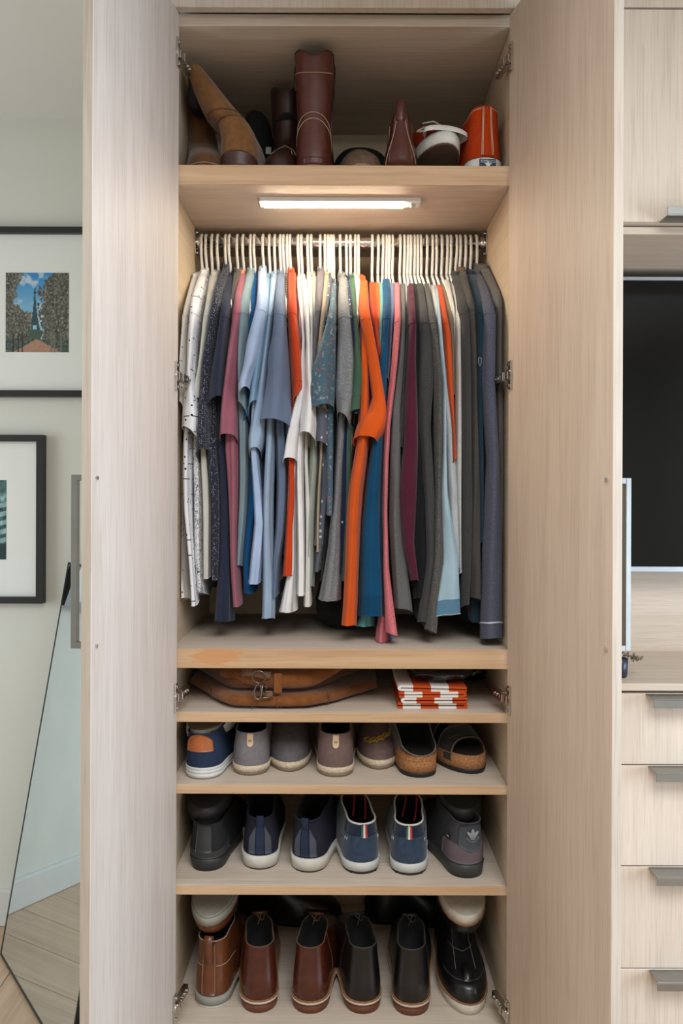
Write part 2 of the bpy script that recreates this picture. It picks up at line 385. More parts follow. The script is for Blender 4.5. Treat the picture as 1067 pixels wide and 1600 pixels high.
# LED light bar under the top shelf
LY0, LY1, LZ = 1.722, 1.760, Z_A-.043
L = empty('light_bar', 'slim glowing LED light bar under the top shelf', 'light', (0, 1.74, LZ))
def lp(name, x0, x1, y0, y1, z0, z1, mat, bev=.001): return box(name, x0, x1, y0-1.74, y1-1.74, z0-LZ, z1-LZ, mat, L, bev)
lp('housing', -.190, .176, LY0, LY1, LZ-.010, LZ, M_WHITE)
M_LED = emit('led_diffuser', (255, 236, 205), 48)
lp('diffuser', -.184, .138, LY0+.005, LY1-.005, LZ-.0135, LZ-.010, M_LED, .001)
M_SENS = plain('sensor_grey', (190, 186, 180), .4)
bm = bmesh.new(); bmesh.ops.create_uvsphere(bm, u_segments=14, v_segments=8, radius=.008, matrix=Matrix.Translation((.158, 0, -.010)))
from_bm('motion_sensor', bm, M_SENS, L, True)
lp('end_cap', -.1935, -.190, LY0, LY1, LZ-.011, LZ, M_SENS); lp('end_cap', .176, .1795, LY0, LY1, LZ-.011, LZ, M_SENS)

# ------------------------------------------------------------------ right-hand media unit
MX0, MX1, DF = .392, 1.95, 1.64
UC = empty('upper_cabinet', 'pale oak wall cabinet above the television', 'cabinet', (MX0, FY, 1.86))
def upart(root, name, x0, x1, y0, y1, z0, z1, mat, bev=.001, parent=None):
    l = root.location; return box(name, x0-l.x, x1-l.x, y0-l.y, y1-l.y, z0-l.z, z1-l.z, mat, parent or root, bev)
upart(UC, 'body', MX0, MX1, DF+.022, 1.98, 1.883, 2.40, M_OAKX)
upart(UC, 'bottom_panel', MX0, MX1, DF+.018, 1.985, 1.863, 1.8795, M_OAKX)
ud = upart(UC, 'door', MX0+.003, MX1-.6, DF, DF+.02, 1.884, 2.345, M_PALE)
upart(UC, 'filler_panel', MX0, MX1, DF, DF+.02, 2.350, 2.41, M_PALE)
def tab_pull(root, parent, x0, x1, z, up=False):
    bm = bmesh.new(); l = root.location; s = 1 if up else -1
    def b_(xa, xb, ya, yb, za, zb): bbox(bm, xa-l.x, xb-l.x, ya-l.y, yb-l.y, min(za, zb)-l.z, max(za, zb)-l.z)
    b_(x0, x1, DF-.044, DF-.0005, z, z+s*.0025); b_(x0, x1, DF-.044, DF-.0415, z+s*.0026, z+s*.019)
    b_(x0+.02, x1-.02, DF-.0022, DF-.0002, z+s*.0026, z+s*.010)
    bmesh.ops.bevel(bm, geom=bm.edges[:], offset=.0005, segments=1, affect='EDGES')
    h = from_bm('handle', bm, M_PULL, parent); h['label'] = 'grey metal tab pull'; return h
tab_pull(UC, ud, .684, 1.20, 1.8812, True)
DU = empty('drawer_unit', 'pale oak drawer unit under the counter', 'drawers', (MX0, FY, 0))
upart(DU, 'body', MX0, MX1, DF+.022, 2.0, .06, .862, M_OAKX)
for z0, z1, hx in ((.7075, .861, .658), (.488, .705, .664), (.266, .4855, .666), (.085, .2635, .668)):
    dr = upart(DU, 'drawer', MX0+.003, MX1-.55, DF, DF+.02, z0, z1, M_PALE); tab_pull(DU, dr, hx, 1.25, z1-.0005)
ct = box('worktop', MX0, MX1, DF-.002, 2.0, .867, .883, M_OAKX); tag(ct, 'oak worktop over the drawers below the television', 'worktop')
npn = box('niche_panel', MX0, MX1, 1.985, 2.0, .883, 1.86, M_OAKX, None, 0); tag(npn, 'horizontal-grain oak panel behind the television', 'panel')
TV = empty('television', 'large black flat television with silver bezel in the oak niche', 'television', (1.2, 1.95, 1.10))
tvz0, tvz1 = 1.100, 1.840
upart(TV, 'casing', .47, 1.85, 1.915, 1.98, tvz0+.004, tvz1-.004, M_BLACKF)
bm = bmesh.new()
for q in ((.466, 1.854, tvz0, tvz0+.012), (.466, 1.854, tvz1-.008, tvz1), (.466, .473, tvz0+.012, tvz1-.008), (1.847, 1.854, tvz0+.012, tvz1-.008)):
    bbox(bm, q[0]-1.2, q[1]-1.2, 1.90-1.95, 1.915-1.95, q[2]-1.10, q[3]-1.10)
from_bm('bezel', bm, plain('silver_bezel', (205, 212, 222), .3, .6, .02), TV)
upart(TV, 'screen', .4735, 1.8465, 1.904, 1.9145, tvz0+.0125, tvz1-.0085, plain('tv_screen', (9, 9, 11), .12, 0, .1, spec=.4))
# small dark pot with a silver chain
pb = P(976, 1054, 1.70); px_, py_ = .624, 1.70
pot = empty('trinket_pot', 'small dark blue pot with a silver chain on the worktop', 'pot', (px_, py_, .883))
prof = [(.0, .002), (.014, .0), (.0165, .004), (.0175, .02), (.0185, .042), (.0165, .0425), (.0150, .012), (.0, .010)]
rings = [[Vector((r_*math.cos(a), r_*math.sin(a), z_)) for a in [2*math.pi*k/20 for k in range(20)]] for r_, z_ in [(max(p[0], .0005), p[1]) for p in prof]]
v, f = loft(rings, True, True, True); mesh('bowl', v, f, plain('dark_blue_glaze', (38, 44, 62), .3), pot)
lk = []
random.seed(3)
cp = catmull([(-.012, -.006, .046), (.0, .0, .054), (.008, -.012, .052), (.017, -.004, .050), (.026, -.006, .045), (.034, .0, .050), (.030, -.012, .040), (.040, -.008, .047), (.024, -.014, .043), (.046, -.006, .045), (.036, .004, .041), (.020, .006, .051)], 5)
for i, p in enumerate(cp):
    c = p+Vector((random.uniform(-.003, .003), random.uniform(-.003, .003), random.uniform(-.003, .003)))
    ax = Matrix.Rotation(random.uniform(0, 6.3), 3, Vector((random.random(), random.random(), random.random()+.1)).normalized())
    lk.append([c+ax @ Vector((.0036*math.cos(a), .0024*math.sin(a), 0)) for a in [2*math.pi*k/8 for k in range(8)]])
tubes('chain', lk, .0008, plain('old_silver', (150, 140, 120), .3, .9, .3), pot, 5, True)

# ------------------------------------------------------------------ left wall: pictures and mirror
def paint_panel(name, x0, x1, z0, z1, nx, nz, fn, mat, parent, y):
    v, f, cols = [], [], []
    for j in range(nz+1):
        for i_ in range(nx+1):
            u, t = i_/nx, j/nz; v.append((lerp(x0, x1, u), y, lerp(z0, z1, t))); cols.append(lin(fn(u, 1-t)))
    for j in range(nz):
        for i_ in range(nx):
            a = j*(nx+1)+i_; f.append((a, a+1, a+nx+2, a+nx+1))
    o = mesh(name, v, f, mat, parent, False)
    ca = o.data.color_attributes.new('print', 'FLOAT_COLOR', 'POINT')
    for i_, c in enumerate(cols): ca.data[i_].color = (*c, 1)
    return o
def nz(u, v_, s, sd=0): return noise.fractal(Vector((u*s, v_*s, sd)), 1.0, 2.0, 4)
def mixc(a, b, t): t = max(0, min(1, t)); return tuple(lerp(x, y, t) for x, y in zip(a, b))
def photo_tower(u, v_):
    c = mixc((45, 125, 185), (150, 195, 215), v_*1.6)
    c = mixc(c, (205, 212, 214), .8*sstep(.05, .5, nz(u, v_, 6, 2)))
    # lattice tower
    cx = .462; h0, h1 = .185, .80
    if h0 < v_ < h1:
        t = (v_-h0)/(h1-h0); hw = .010+.014*t+.095*t**2.4
        if abs(u-cx) < hw and not (v_ > .66 and v_ < .71 and abs(u-cx) < .03):
            c = mixc((30, 60, 68), (60, 88, 92), .5+nz(u, v_, 60, 4))
        if (.235 < v_ < .265 and abs(u-cx) < .018): c = (28, 56, 64)
    # trees
    n1 = nz(u, v_, 9, 7); n2 = nz(u, v_, 34, 9)
    left = .30-.22*sstep(.0, .30, v_)+.42*sstep(.30, .62, v_)
    le = (.24 if v_ < .12 else lerp(.24, .12, sstep(.12, .25, v_)) if v_ < .28 else lerp(.12, .40, sstep(.28, .62, v_)))
    re = lerp(.74, .55, sstep(0, .17, v_)) if v_ < .3 else lerp(.55, .56, v_)
    if u < le+.10*n1+.05*n2 or u > re+.08*n1+.05*n2:
        k = n2+.4*n1; c = mixc((52, 54, 46), (128, 126, 112), .5+.75*k)
        if n2 > .46: c = mixc(c, (150, 160, 160), .6)
    if v_ > .72:
        g = (v_-.72)/.28
        if v_ > .84-abs(u-.5)*.02: 
            half = .06+.32*(v_-.86)/.14
            c = mixc((150, 120, 104), (176, 136, 110), .5+n2) if abs(u-.5) < half else mixc((40, 62, 56), (110, 112, 104), .4+n2)
        elif abs(u-.46) < .10: c = mixc((58, 78, 66), (80, 96, 80), .5+n2)
        for tx in (.12, .20, .27, .72, .78, .88):
            if abs(u-tx) < .010 and v_ > .76: c = (44, 42, 36) if tx < .5 else (120, 112, 98)
    return tuple(max(0, min(255, q)) for q in c)
def photo_street(u, v_):
    c = mixc((150, 190, 185), (40, 70, 72), .5+.9*nz(u*2, v_*1.2, 9, 3))
    if u > .55 and v_ > .28:
        st = ((v_*9+u*2) % 1.0); c = mixc(c, (20, 50, 54) if st < .45 else (150, 186, 184), .65)
    if v_ > .8: c = mixc((30, 60, 62), (16, 36, 40), nz(u, v_, 30)+.5)
    if v_ < .15: c = mixc(c, (50, 84, 76), .7)
    return tuple(max(0, min(255, q)) for q in c)
M_PHOTO = painted('photo_print'); M_MAT = plain('white_picture_mount', (220, 224, 219), .75, var=.01)
M_PGLASS = None
def picture(label, x0, x1, z0, z1, bar, ph, fn, nx):
    o = empty('picture_frame', label, 'picture', ((x0+x1)/2, WY, z0)); l = o.location
    bm = bmesh.new(); ya, yb = -.028, -.0005
    for q in ((x0, x1, z0, z0+bar), (x0, x1, z1-bar, z1), (x0, x0+bar, z0+bar, z1-bar), (x1-bar, x1, z0+bar, z1-bar)):
        bbox(bm, q[0]-l.x, q[1]-l.x, ya, yb, q[2]-l.z, q[3]-l.z)
    from_bm('frame', bm, M_BLACKF, o)
    box('mount', x0+bar-l.x, x1-bar-l.x, -.012, -.004, z0+bar-l.z, z1-bar-l.z, M_MAT, o, 0)
    paint_panel('photograph', ph[0]-l.x, ph[1]-l.x, ph[2]-l.z, ph[3]-l.z, nx, int(nx*(ph[3]-ph[2])/(ph[1]-ph[0])), fn, M_PHOTO, o, -.0128)
q = lambda x, y: (P(x, y, WY-.012).x, P(x, y, WY-.012).z)
(xa, za), (xb, zb) = q(8, 552), q(106.5, 428)
z0, z1 = P(0, 621, WY-.028).z, P(0, 355.5, WY-.028).z
picture('black framed colour photograph of a lattice tower between trees', -1.118, -.708, z0, z1, .0185, (xa, xb, za, zb), photo_tower, 96)
(xb, zb), (_, za) = q(10, 752), q(10, 876)
z0, z1 = P(0, 945, WY-.028).z, P(0, 681, WY-.028).z; x1 = P(66.5, 800, WY-.028).x
picture('lower black framed street photograph partly out of view', x1-.41, x1, z0, z1, .0195, (xb-.19, xb, za, zb), photo_street, 80)
# leaning mirror
A = Vector((-.947, 2.113, 0)); e = Vector((.628, -.778, 0)).normalized(); n_ = Vector((.778, .628, 0)).normalized()
Hm, lean, Wd = 1.085, .185, .545
upv = (Vector((0, 0, Hm))+n_*lean).normalized(); Lm = math.hypot(Hm, lean)
nrm = e.cross(upv).normalized()
if nrm.dot(n_) > 0: nrm = -nrm
mr = empty('leaning_mirror', 'tall mirror with thin dark edge leaning beside the open door', 'mirror', A)
mr.matrix_world = Matrix(((e.x, upv.x, nrm.x, A.x), (e.y, upv.y, nrm.y, A.y), (e.z, upv.z, nrm.z, A.z+.004), (0, 0, 0, 1)))
m, nt, b = newmat('mirror_glass'); b.inputs['Base Color'].default_value = (.80, .87, .90, 1); b.inputs['Metallic'].default_value = 1; b.inputs['Roughness'].default_value = .015
nzt = tex_noise(nt, coords(nt), 8, 2); nt.links.new(ramp(nt, nzt, [(.3, (.70, .81, .88)), (.7, (.76, .86, .92))]), b.inputs['Base Color'])
box('glass', .006, Wd-.006, .006, Lm-.006, .001, .004, m, mr, 0)
bm = bmesh.new(); fr = .006
for q_ in ((0, Wd, 0, fr), (0, Wd, Lm-fr, Lm), (0, fr, fr, Lm-fr), (Wd-fr, Wd, fr, Lm-fr)): bbox(bm, q_[0], q_[1], q_[2], q_[3], -.014, .005)
bbox(bm, fr, Wd-fr, fr, Lm-fr, -.014, 0)
from_bm('thin_frame', bm, plain('mirror_frame', (28, 36, 40), .35, .3), mr)
# ------------------------------------------------------------------ hangers and clothes
HOOKS = [315, 321.6, 330.8, 339.6, 352, 357.6, 370, 379, 390.8, 396.4, 410, 419.9, 428.3, 436.8, 441.8, 447.5, 452, 464.7, 469.7, 479.5, 485, 499,
         506.6, 511.6, 515.9, 519.8, 530, 539.7, 545.9, 553.7, 558.5, 580, 589.5, 597, 602.4, 606.6, 611.7, 623.5, 630, 635.5, 640, 645.8, 650.7,
         655.6, 665, 673.5, 679.6, 687.9, 696.4, 702, 711, 716.7, 724.7, 732.8, 742]
def G(noun, desc, fab, Sl, B=None, ds=1.70, long=False, collar=None, hem=None, db=None, cuff=False):
    return dict(noun=noun, desc=desc, fab=fab, S=Sl, B=B, ds=ds, long=long, collar=collar, hem=hem, db=db, cuff=cuff)
fa = fabric
GAR = [
 G('shirt', 'white shirt with sparse tiny dark motifs at the far left', fa('cream_motif', (226, 222, 216), 'motif', (52, 54, 60)), [(433,297,307),(446,293,304),(492,280,293),(560,277,288),(640,277,288)], [(680,277,284),(800,277,286),(900,278,290),(937,279,295)], 1.72),
 G('shirt', 'white shirt printed with thin black crossing lines and dots', fa('white_crosses', (228, 228, 232), 'crosses', (24, 25, 32)), [(427,309,320),(466,294,309),(520,289,302),(580,286,298),(610,283,303),(650,280,308),(678,279,306)], [(690,285,297),(800,288,298),(900,294,302),(939,296,305)], 1.69),
 G('shirt', 'white shirt with dense black scribbled leaf print', fa('white_scribble', (222, 222, 222), 'scribble', (30, 32, 40)), [(440,318,326),(480,304,312),(540,295,304),(604,294,304)], [(640,300,309),(740,298,310),(850,303,315),(929,309,320)], 1.71),
 G('polo shirt', 'pale grey cream polo shirt next to the scribbled shirt', fa('pale_cream', (200, 197, 188)), [(430,325,338),(446,322,337),(500,312,325),(560,308,319),(631,297,313)], [(660,311,322),(745,311,326),(840,314,327),(902,317,329)], 1.71),
 G('shirt', 'black navy shirt with pin dots and pointed collar', fa('navy_pindot', (40, 43, 56), 'dots', (150, 155, 165)), [(418,346,356),(450,331,346),(500,322,338),(560,311,330),(640,306,326),(711,303,322)], [(720,322,340),(745,324,342),(840,328,343),(902,330,343)], 1.70),
 G('polo shirt', 'plain dark navy polo shirt with a long flaring hem', fa('dark_navy', (38, 43, 62)), [(431,351,362),(470,342,358),(510,337,352),(580,324,346),(632,318,346)], [(680,338,356),(745,341,357),(860,340,358),(930,336,366),(964,334,368)], 1.685, db=1.755),
 G('shirt', 'dark taupe shirt squeezed left of the mauve shirt', fa('taupe', (92, 84, 80)), [(425,363,377),(460,356,370),(500,352,362),(560,350,358)], [(700,352,360),(880,353,362)], 1.74),
 G('shirt', 'mauve pink shirt with sleeve opening pointing down', fa('mauve', (148, 88, 102)), [(427,372,382),(454,364,380),(485,358,378),(510,357,373),(568,350,368),(631,342,366),(687,339,367)], [(700,346,370),(820,358,371),(900,362,373),(940,364,376)], 1.70, collar=fa('peach', (205, 140, 110))),
 G('T-shirt', 'grey-teal T-shirt right beside the mauve shirt', fa('grey_teal', (122, 142, 150)), [(425,383,396),(450,376,390),(480,366,384),(510,368,386),(560,368,381),(640,369,384)], [(680,370,386),(720,370,385),(820,370,382),(888,371,378)], 1.71),
 G('T-shirt', 'bright cobalt blue T-shirt seen below the pale blue sleeves', fa('cobalt', (14, 88, 142)), [(432,391,400),(470,388,399),(520,384,394),(600,374,390),(660,378,388)], [(670,385,402),(740,386,403),(800,385,402),(880,380,393),(920,379,401)], 1.735),
 G('shirt', 'light sky blue shirt with a wide short sleeve', fa('sky_blue', (160, 178, 208)), [(423,401,414),(445,400,415),(477,396,413),(530,381,408),(570,375,399),(604,368,389),(616,370,387)], [(700,390,402),(820,394,412),(870,389,410),(905,387,408)], 1.675),
 G('shirt', 'aqua chambray shirt behind the sky blue sleeve', fa('aqua', (118, 152, 176)), [(434,414,420),(480,412,418),(530,404,412),(580,392,406),(638,384,401)], [(700,396,404),(800,398,408)], 1.70),
 G('shirt', 'pale ice blue shirt with a long rippled tail', fa('ice_blue', (148, 170, 194)), [(432,421,432),(505,413,424),(560,405,416),(640,392,412),(690,384,410),(708,386,404)], [(720,412,427),(820,410,427),(900,407,428),(968,405,427)], 1.71, db=1.74),
 G('polo shirt', 'slate blue polo shirt with a broad smooth sleeve', fa('slate', (98, 112, 136)), [(428,431,443),(470,426,443),(507,423,445),(570,415,450),(631,408,453),(664,403,452)], [(700,430,448),(745,430,447),(830,428,444),(880,425,438),(939,423,435)], 1.675, db=1.75),
 G('shirt', 'pale grey-blue shirt tucked behind the slate blue sleeve', fa('grey_blue', (150, 160, 172)), [(440,438,444),(480,444,448),(520,446,449)], [(700,436,444),(850,432,440),(900,432,440)], 1.745),
 G('shirt', 'brown checked shirt barely showing left of the red orange sleeve', fa('brown_check', (96, 76, 62), 'check', (140, 120, 100)), [(436,444,449),(470,444,449),(520,446,450)], [(700,444,450),(860,441,448)], 1.745),
 G('polo shirt', 'rust orange red polo shirt beside white shirts', fa('rust_orange', (190, 62, 22)), [(425,449,461),(450,448,460),(490,447,462),(530,448,468),(568,450,472),(616,454,472),(628,456,467)], [(660,452,464),(760,450,462),(830,444,457),(901,440,458)], 1.69, cuff=True),
 G('shirt', 'first white shirt right of the rust orange polo', fa('white_a', (222, 222, 222)), [(440,462,469),(470,464,472),(530,470,476),(600,464,476),(660,450,467),(724,440,464)], [(740,447,463),(800,447,463),(880,453,465),(948,434,463)], 1.705),
 G('shirt', 'second white shirt, with the rolled bright white sleeve', fa('white_b', (230, 230, 230)), [(436,470,478),(480,474,481),(540,476,484),(620,470,492),(660,466,494),(684,466,492)], [(700,463,476),(780,463,476),(880,462,475),(937,463,476)], 1.695),
 G('shirt', 'off-white shirt between the white shirts and the sage shirt', fa('off_white', (208, 206, 198)), [(432,479,486),(490,482,488),(540,483,489),(620,480,492)], [(720,474,482),(820,474,484),(940,476,489)], 1.72),
 G('shirt', 'sage green-grey linen shirt', fa('sage', (152, 158, 146)), [(431,485,494),(470,486,493),(540,488,494),(620,488,496)], [(680,480,500),(740,480,501),(850,473,496),(913,473,490)], 1.73),
 G('shirt', 'dusky grey-purple shirt with brown-grey collar', fa('dusky', (104, 100, 108)), [(423,494,505),(470,491,502),(505,489,499),(540,486,496),(600,486,500),(622,486,506)], [(700,497,503),(860,490,497)], 1.72),
 G('shirt', 'tan shirt whose cuff shows under the teal printed sleeve', fa('tan', (168, 148, 124)), [(429,505,513),(480,500,508),(560,492,500),(620,486,510),(644,487,512)], [(720,500,504),(860,494,500)], 1.71),
 G('shirt', 'grey shirt scattered with white dots', fa('grey_bigdots', (92, 96, 108), 'bigdots', (190, 192, 196)), [(434,511,518),(500,503,508),(600,494,505),(650,492,516),(700,491,516)], [(705,500,513),(760,498,512),(860,494,504),(900,493,500)], 1.72),
 G('shirt', 'teal shirt with small red printed marks', fa('teal_marks', (72, 98, 112), 'marks', (170, 84, 80)), [(440,518,524),(474,513,524),(500,508,524),(568,487,524),(608,480,523),(641,484,521)], [(700,510,522),(800,508,518)], 1.675),
 G('shirt', 'black shirt with open collar left of the heather grey', fa('soft_black', (30, 32, 38)), [(446,520,531),(480,522,530),(520,522,528)], [(680,514,532),(740,512,530),(820,506,516),(900,500,515)], 1.735),
 G('polo shirt', 'heather grey polo shirt with ribbed cuff', fa('heather_grey', (104, 106, 108), 'heather', (160, 162, 165)), [(432,529,541),(460,527,544),(505,527,549),(560,525,554),(610,523,553),(633,524,551),(655,526,546)], [(700,524,540),(770,522,538),(860,510,536),(930,494,532)], 1.685, cuff=True, db=1.745),
 G('shirt', 'navy shirt with white dots under the green sleeve', fa('navy_bigdots', (34, 42, 78), 'bigdots', (180, 190, 205)), [(436,541,546),(500,545,551),(580,556,566),(640,548,582),(656,546,582)], [(700,533,545),(800,530,540),(900,528,536)], 1.705),
 G('polo shirt', 'forest green polo shirt beside the orange shirts', fa('forest', (62, 92, 74)), [(434,543,554),(487,550,557),(530,551,563),(568,550,568),(616,542,571),(650,536,570)], [(700,540,550),(800,536,546),(900,534,542)], 1.695, cuff=True),
 G('T-shirt', 'pale mint T-shirt with only its collar showing', fa('pale_mint', (190, 205, 186)), [(434,551,562),(460,553,562),(500,556,561)], [(700,545,552),(880,537,545)], 1.745),
 G('polo shirt', 'bright orange polo shirt with a wide drooping sleeve', fa('bright_orange', (206, 84, 24)), [(437,562,573),(479,559,577),(555,573,592),(620,582,603),(645,572,606),(668,556,606),(690,552,592)], [(690,556,577),(765,545,570),(900,536,560),(973,531,556)], 1.672, db=1.70),
 G('T-shirt', 'deep orange T-shirt behind the bright orange sleeve', fa('deep_orange', (200, 66, 20)), [(440,576,585),(480,577,588),(520,584,592),(560,590,596)], [(690,566,578),(765,560,570),(880,554,564)], 1.72),
 G('T-shirt', 'orange T-shirt left of the mint T-shirt', fa('mid_orange', (212, 92, 28)), [(441,584,592),(480,586,595),(540,590,597)], [(700,576,582),(800,568,574)], 1.73),
 G('T-shirt', 'mint teal T-shirt whose hem peeks below the deep blue one', fa('mint_teal', (96, 158, 160)), [(441,591,597),(470,592,600),(530,589,597),(560,590,595)], [(700,578,586),(900,562,577),(978,552,585)], 1.725, db=1.75),
 G('sweatshirt', 'deep petrol blue sweatshirt with banded hem', fa('petrol', (10, 72, 108)), [(435,597,608),(470,598,611),(520,596,608),(555,592,603),(620,596,604)], [(680,579,601),(760,570,601),(850,561,601),(963,554,603)], 1.71, db=1.71, hem=(935, fa('petrol_hem', (8, 64, 98)))),
 G('shirt', 'periwinkle shirt just left of the coral sweater', fa('periwinkle', (104, 116, 150)), [(441,608,615),(480,608,617),(520,606,614),(600,602,608)], [(700,598,604),(960,590,612),(1003,592,617)], 1.725, db=1.76),
 G('sweater', 'coral pink heather sweater', fa('coral', (186, 84, 96), 'heather', (222, 150, 150)), [(441,615,624),(480,616,626),(495,617,627),(560,612,622),(600,608,618),(660,602,611),(720,600,608),(800,600,606),(890,600,609),(994,604,623)], [(700,596,604),(880,596,606),(994,586,608)], 1.685, long=True),
 G('sweater', 'mid grey sweater right of the coral one', fa('mid_grey', (88, 88, 86), 'heather', (112, 112, 110)), [(442,624,633),(490,626,634),(560,622,632),(640,613,626),(720,610,627),(820,609,630),(955,618,647)], None, 1.70, True),
 G('sweater', 'dark taupe-grey sweater left of the maroon one', fa('taupe_grey', (84, 80, 76), 'heather', (104, 100, 96)), [(446,633,640),(500,634,641),(560,630,638),(640,624,634),(700,622,630)], None, 1.73, True),
 G('sweater', 'maroon sweater with a narrow tapering sleeve', fa('maroon', (78, 24, 46)), [(442,637,646),(500,640,651),(570,636,651),(640,633,654),(690,632,655),(770,624,653),(850,630,649),(909,644,656)], None, 1.685, True),
 G('sweater', 'plain black sweater right of the maroon one', fa('plain_black', (26, 26, 30)), [(443,645,651),(500,650,656),(560,650,658),(640,652,660),(770,653,669),(875,647,672),(937,648,677)], None, 1.72, True),
 G('sweater', 'wide charcoal sweater with folded sleeve', fa('charcoal', (58, 58, 58), 'heather', (76, 76, 76)), [(442,650,661),(480,655,668),(520,656,677),(590,655,679),(665,655,674),(770,664,681),(870,668,684),(975,655,670)], None, 1.70, True),
 G('sweater', 'charcoal sweater flecked with pale speckles', fa('speckle', (62, 60, 58), 'heather', (120, 116, 110)), [(442,662,670),(480,668,678),(515,673,684),(590,679,693),(665,680,696),(770,682,693),(876,680,694),(989,666,684)], None, 1.69, True),
 G('sweatshirt', 'light grey sweatshirt behind the pale blue tail', fa('light_grey', (172, 174, 174), 'heather', (196, 198, 198)), [(444,671,680),(490,678,688),(530,683,693),(600,690,702),(665,697,711),(770,701,718),(840,706,720),(890,712,722)], None, 1.71, True),
 G('T-shirt', 'long pale blue T-shirt with a triangular fold and darker hem', fa('pale_blue', (152, 176, 188)), [(446,678,684),(500,684,690),(600,692,698),(666,693,697),(770,690,702),(876,694,719),(964,679,723)], None, 1.682, True, hem=(950, fa('pale_blue_hem', (86, 122, 146)))),
 G('sweater', 'orange sweater among the grey ones', fa('sweater_orange', (196, 76, 28)), [(444,680,690),(470,684,696),(520,692,706),(600,698,710),(668,707,712),(720,710,713)], None, 1.70, True),
 G('sweater', 'tan sweater right of the orange sweater', fa('tan_sweater', (124, 104, 84)), [(444,687,698),(490,698,708),(540,704,711),(620,708,713)], None, 1.72, True),
 G('sweatshirt', 'off-white sweatshirt left of the white heather one', fa('ash_white', (190, 188, 182)), [(436,694,702),(480,705,712),(540,708,714),(620,710,715),(700,712,717)], None, 1.73, True),
 G('sweatshirt', 'white heather sweatshirt with long straight sleeve', fa('white_heather', (176, 176, 172), 'heather', (208, 208, 204)), [(441,701,712),(470,711,720),(500,713,721),(590,713,722),(720,712,723),(820,716,723),(897,719,723)], None, 1.705, True),
 G('sweater', 'black sweater between white heather and charcoal sleeves', fa('jet', (30, 30, 34)), [(436,706,713),(480,716,722),(560,720,725),(700,721,727)], None, 1.735, True),
 G('sweater', 'soft charcoal sweater right of the white sweatshirts', fa('graphite', (54, 53, 52), 'heather', (66, 65, 64)), [(428,706,720),(460,714,730),(500,720,735),(590,722,738),(770,725,740),(900,724,738),(948,723,736)], None, 1.69, True),
 G('jacket', 'dark brown-grey jacket with brown collar', fa('brown_grey', (66, 62, 58), 'heather', (80, 76, 70)), [(422,716,728),(470,728,742),(520,732,745),(600,736,747),(770,739,752),(937,735,754)], None, 1.70, True, collar=fa('collar_brown', (110, 86, 62))),
 G('sweatshirt', 'dark teal navy sweatshirt with a small chest emblem', fa('teal_navy', (30, 52, 66)), [(427,728,743),(470,742,757),(510,744,759),(600,746,758),(680,748,757),(850,752,757)], [(870,742,752),(900,740,752),(968,737,756)], 1.705, True),
 G('sweater', 'navy grey heather sweater with a white line at its hem', fa('navy_heather', (66, 68, 84), 'heather', (100, 102, 116)), [(427,740,753),(450,748,766),(490,758,777),(590,755,776),(720,764,783),(850,758,788),(960,756,789),(1000,756,789)], None, 1.68, True, hem=(985, fa('hem_white_line', (66, 68, 84), 'heather', (100, 102, 116)))),
 G('sweater', 'taupe-grey sweater hanging last against the right side panel', fa('taupe_sweater', (92, 88, 86), 'heather', (110, 106, 104)), [(418,751,765),(451,768,786),(490,776,787),(560,777,787),(700,779,787),(880,781,787)], None, 1.70, True),
]
assert len(GAR) == len(HOOKS), (len(GAR), len(HOOKS))
WRX = (XL+.004, XR-.004)
def clampx(x): return max(WRX[0], min(WRX[1], x))
def make_hanger(xh, xt, zt, label):
    # plastic hanger hung across the rail: hook over the rail, stem, sloping arms, lower bar
    h = empty('clothes_hanger', label, 'hanger', (xh, RY, RZ-.08), 0, 'white hangers on the rail')
    dz = -(RZ-.08)
    r = RR+.0042; z0 = RZ
    arc = [Vector((0, r*math.sin(a), z0+r*math.cos(a)+dz)) for a in [R(120)-R(210)*k/12 for k in range(13)]]
    arc = [Vector((0, -p.y, p.z)) for p in arc]
    # arc runs from behind the rail over the top to the front side; then the stem returns under the rail centre
    zn = 1.851+dz; sx = (xt-xh)*.10
    stem = [Vector((0, -r, z0+dz-.012)), Vector((sx*.3, -r*.9, z0+dz-.035)), Vector((sx, -.004, zn+.018)), Vector((sx, 0, zn))]
    pts = arc[::1]
    if abs(pts[-1].y-(-r)) > abs(pts[0].y-(-r)): pts = pts[::-1]
    hook = catmull(pts+stem, 3)
    tube('hook', hook, .0036, M_HANGER, h, 8)
    fx = (xt-xh)*.8; zs = zt+dz-.010; fd = .185
    body = [Vector((sx, 0, zn)), Vector((lerp(sx, fx, .5), -fd*.5, lerp(zn, zs, .45))), Vector((fx*.95, -fd*.95, zs+.012)), Vector((fx, -fd, zs-.006)), Vector((fx*.9, -fd*.9, zs-.020)),
            Vector((0, 0, zs-.024)), Vector((0, fd*.9, zs-.020)), Vector((0, fd, zs-.006)), Vector((0, fd*.95, zs+.012)), Vector((0, fd*.5, lerp(zn, zs, .45)))]
    v, f = tube_data(catmull(body+[body[0]], 4)[:-1], .0036, 8, True)
    mesh('arms', v, f, M_HANGER, h)
    return h
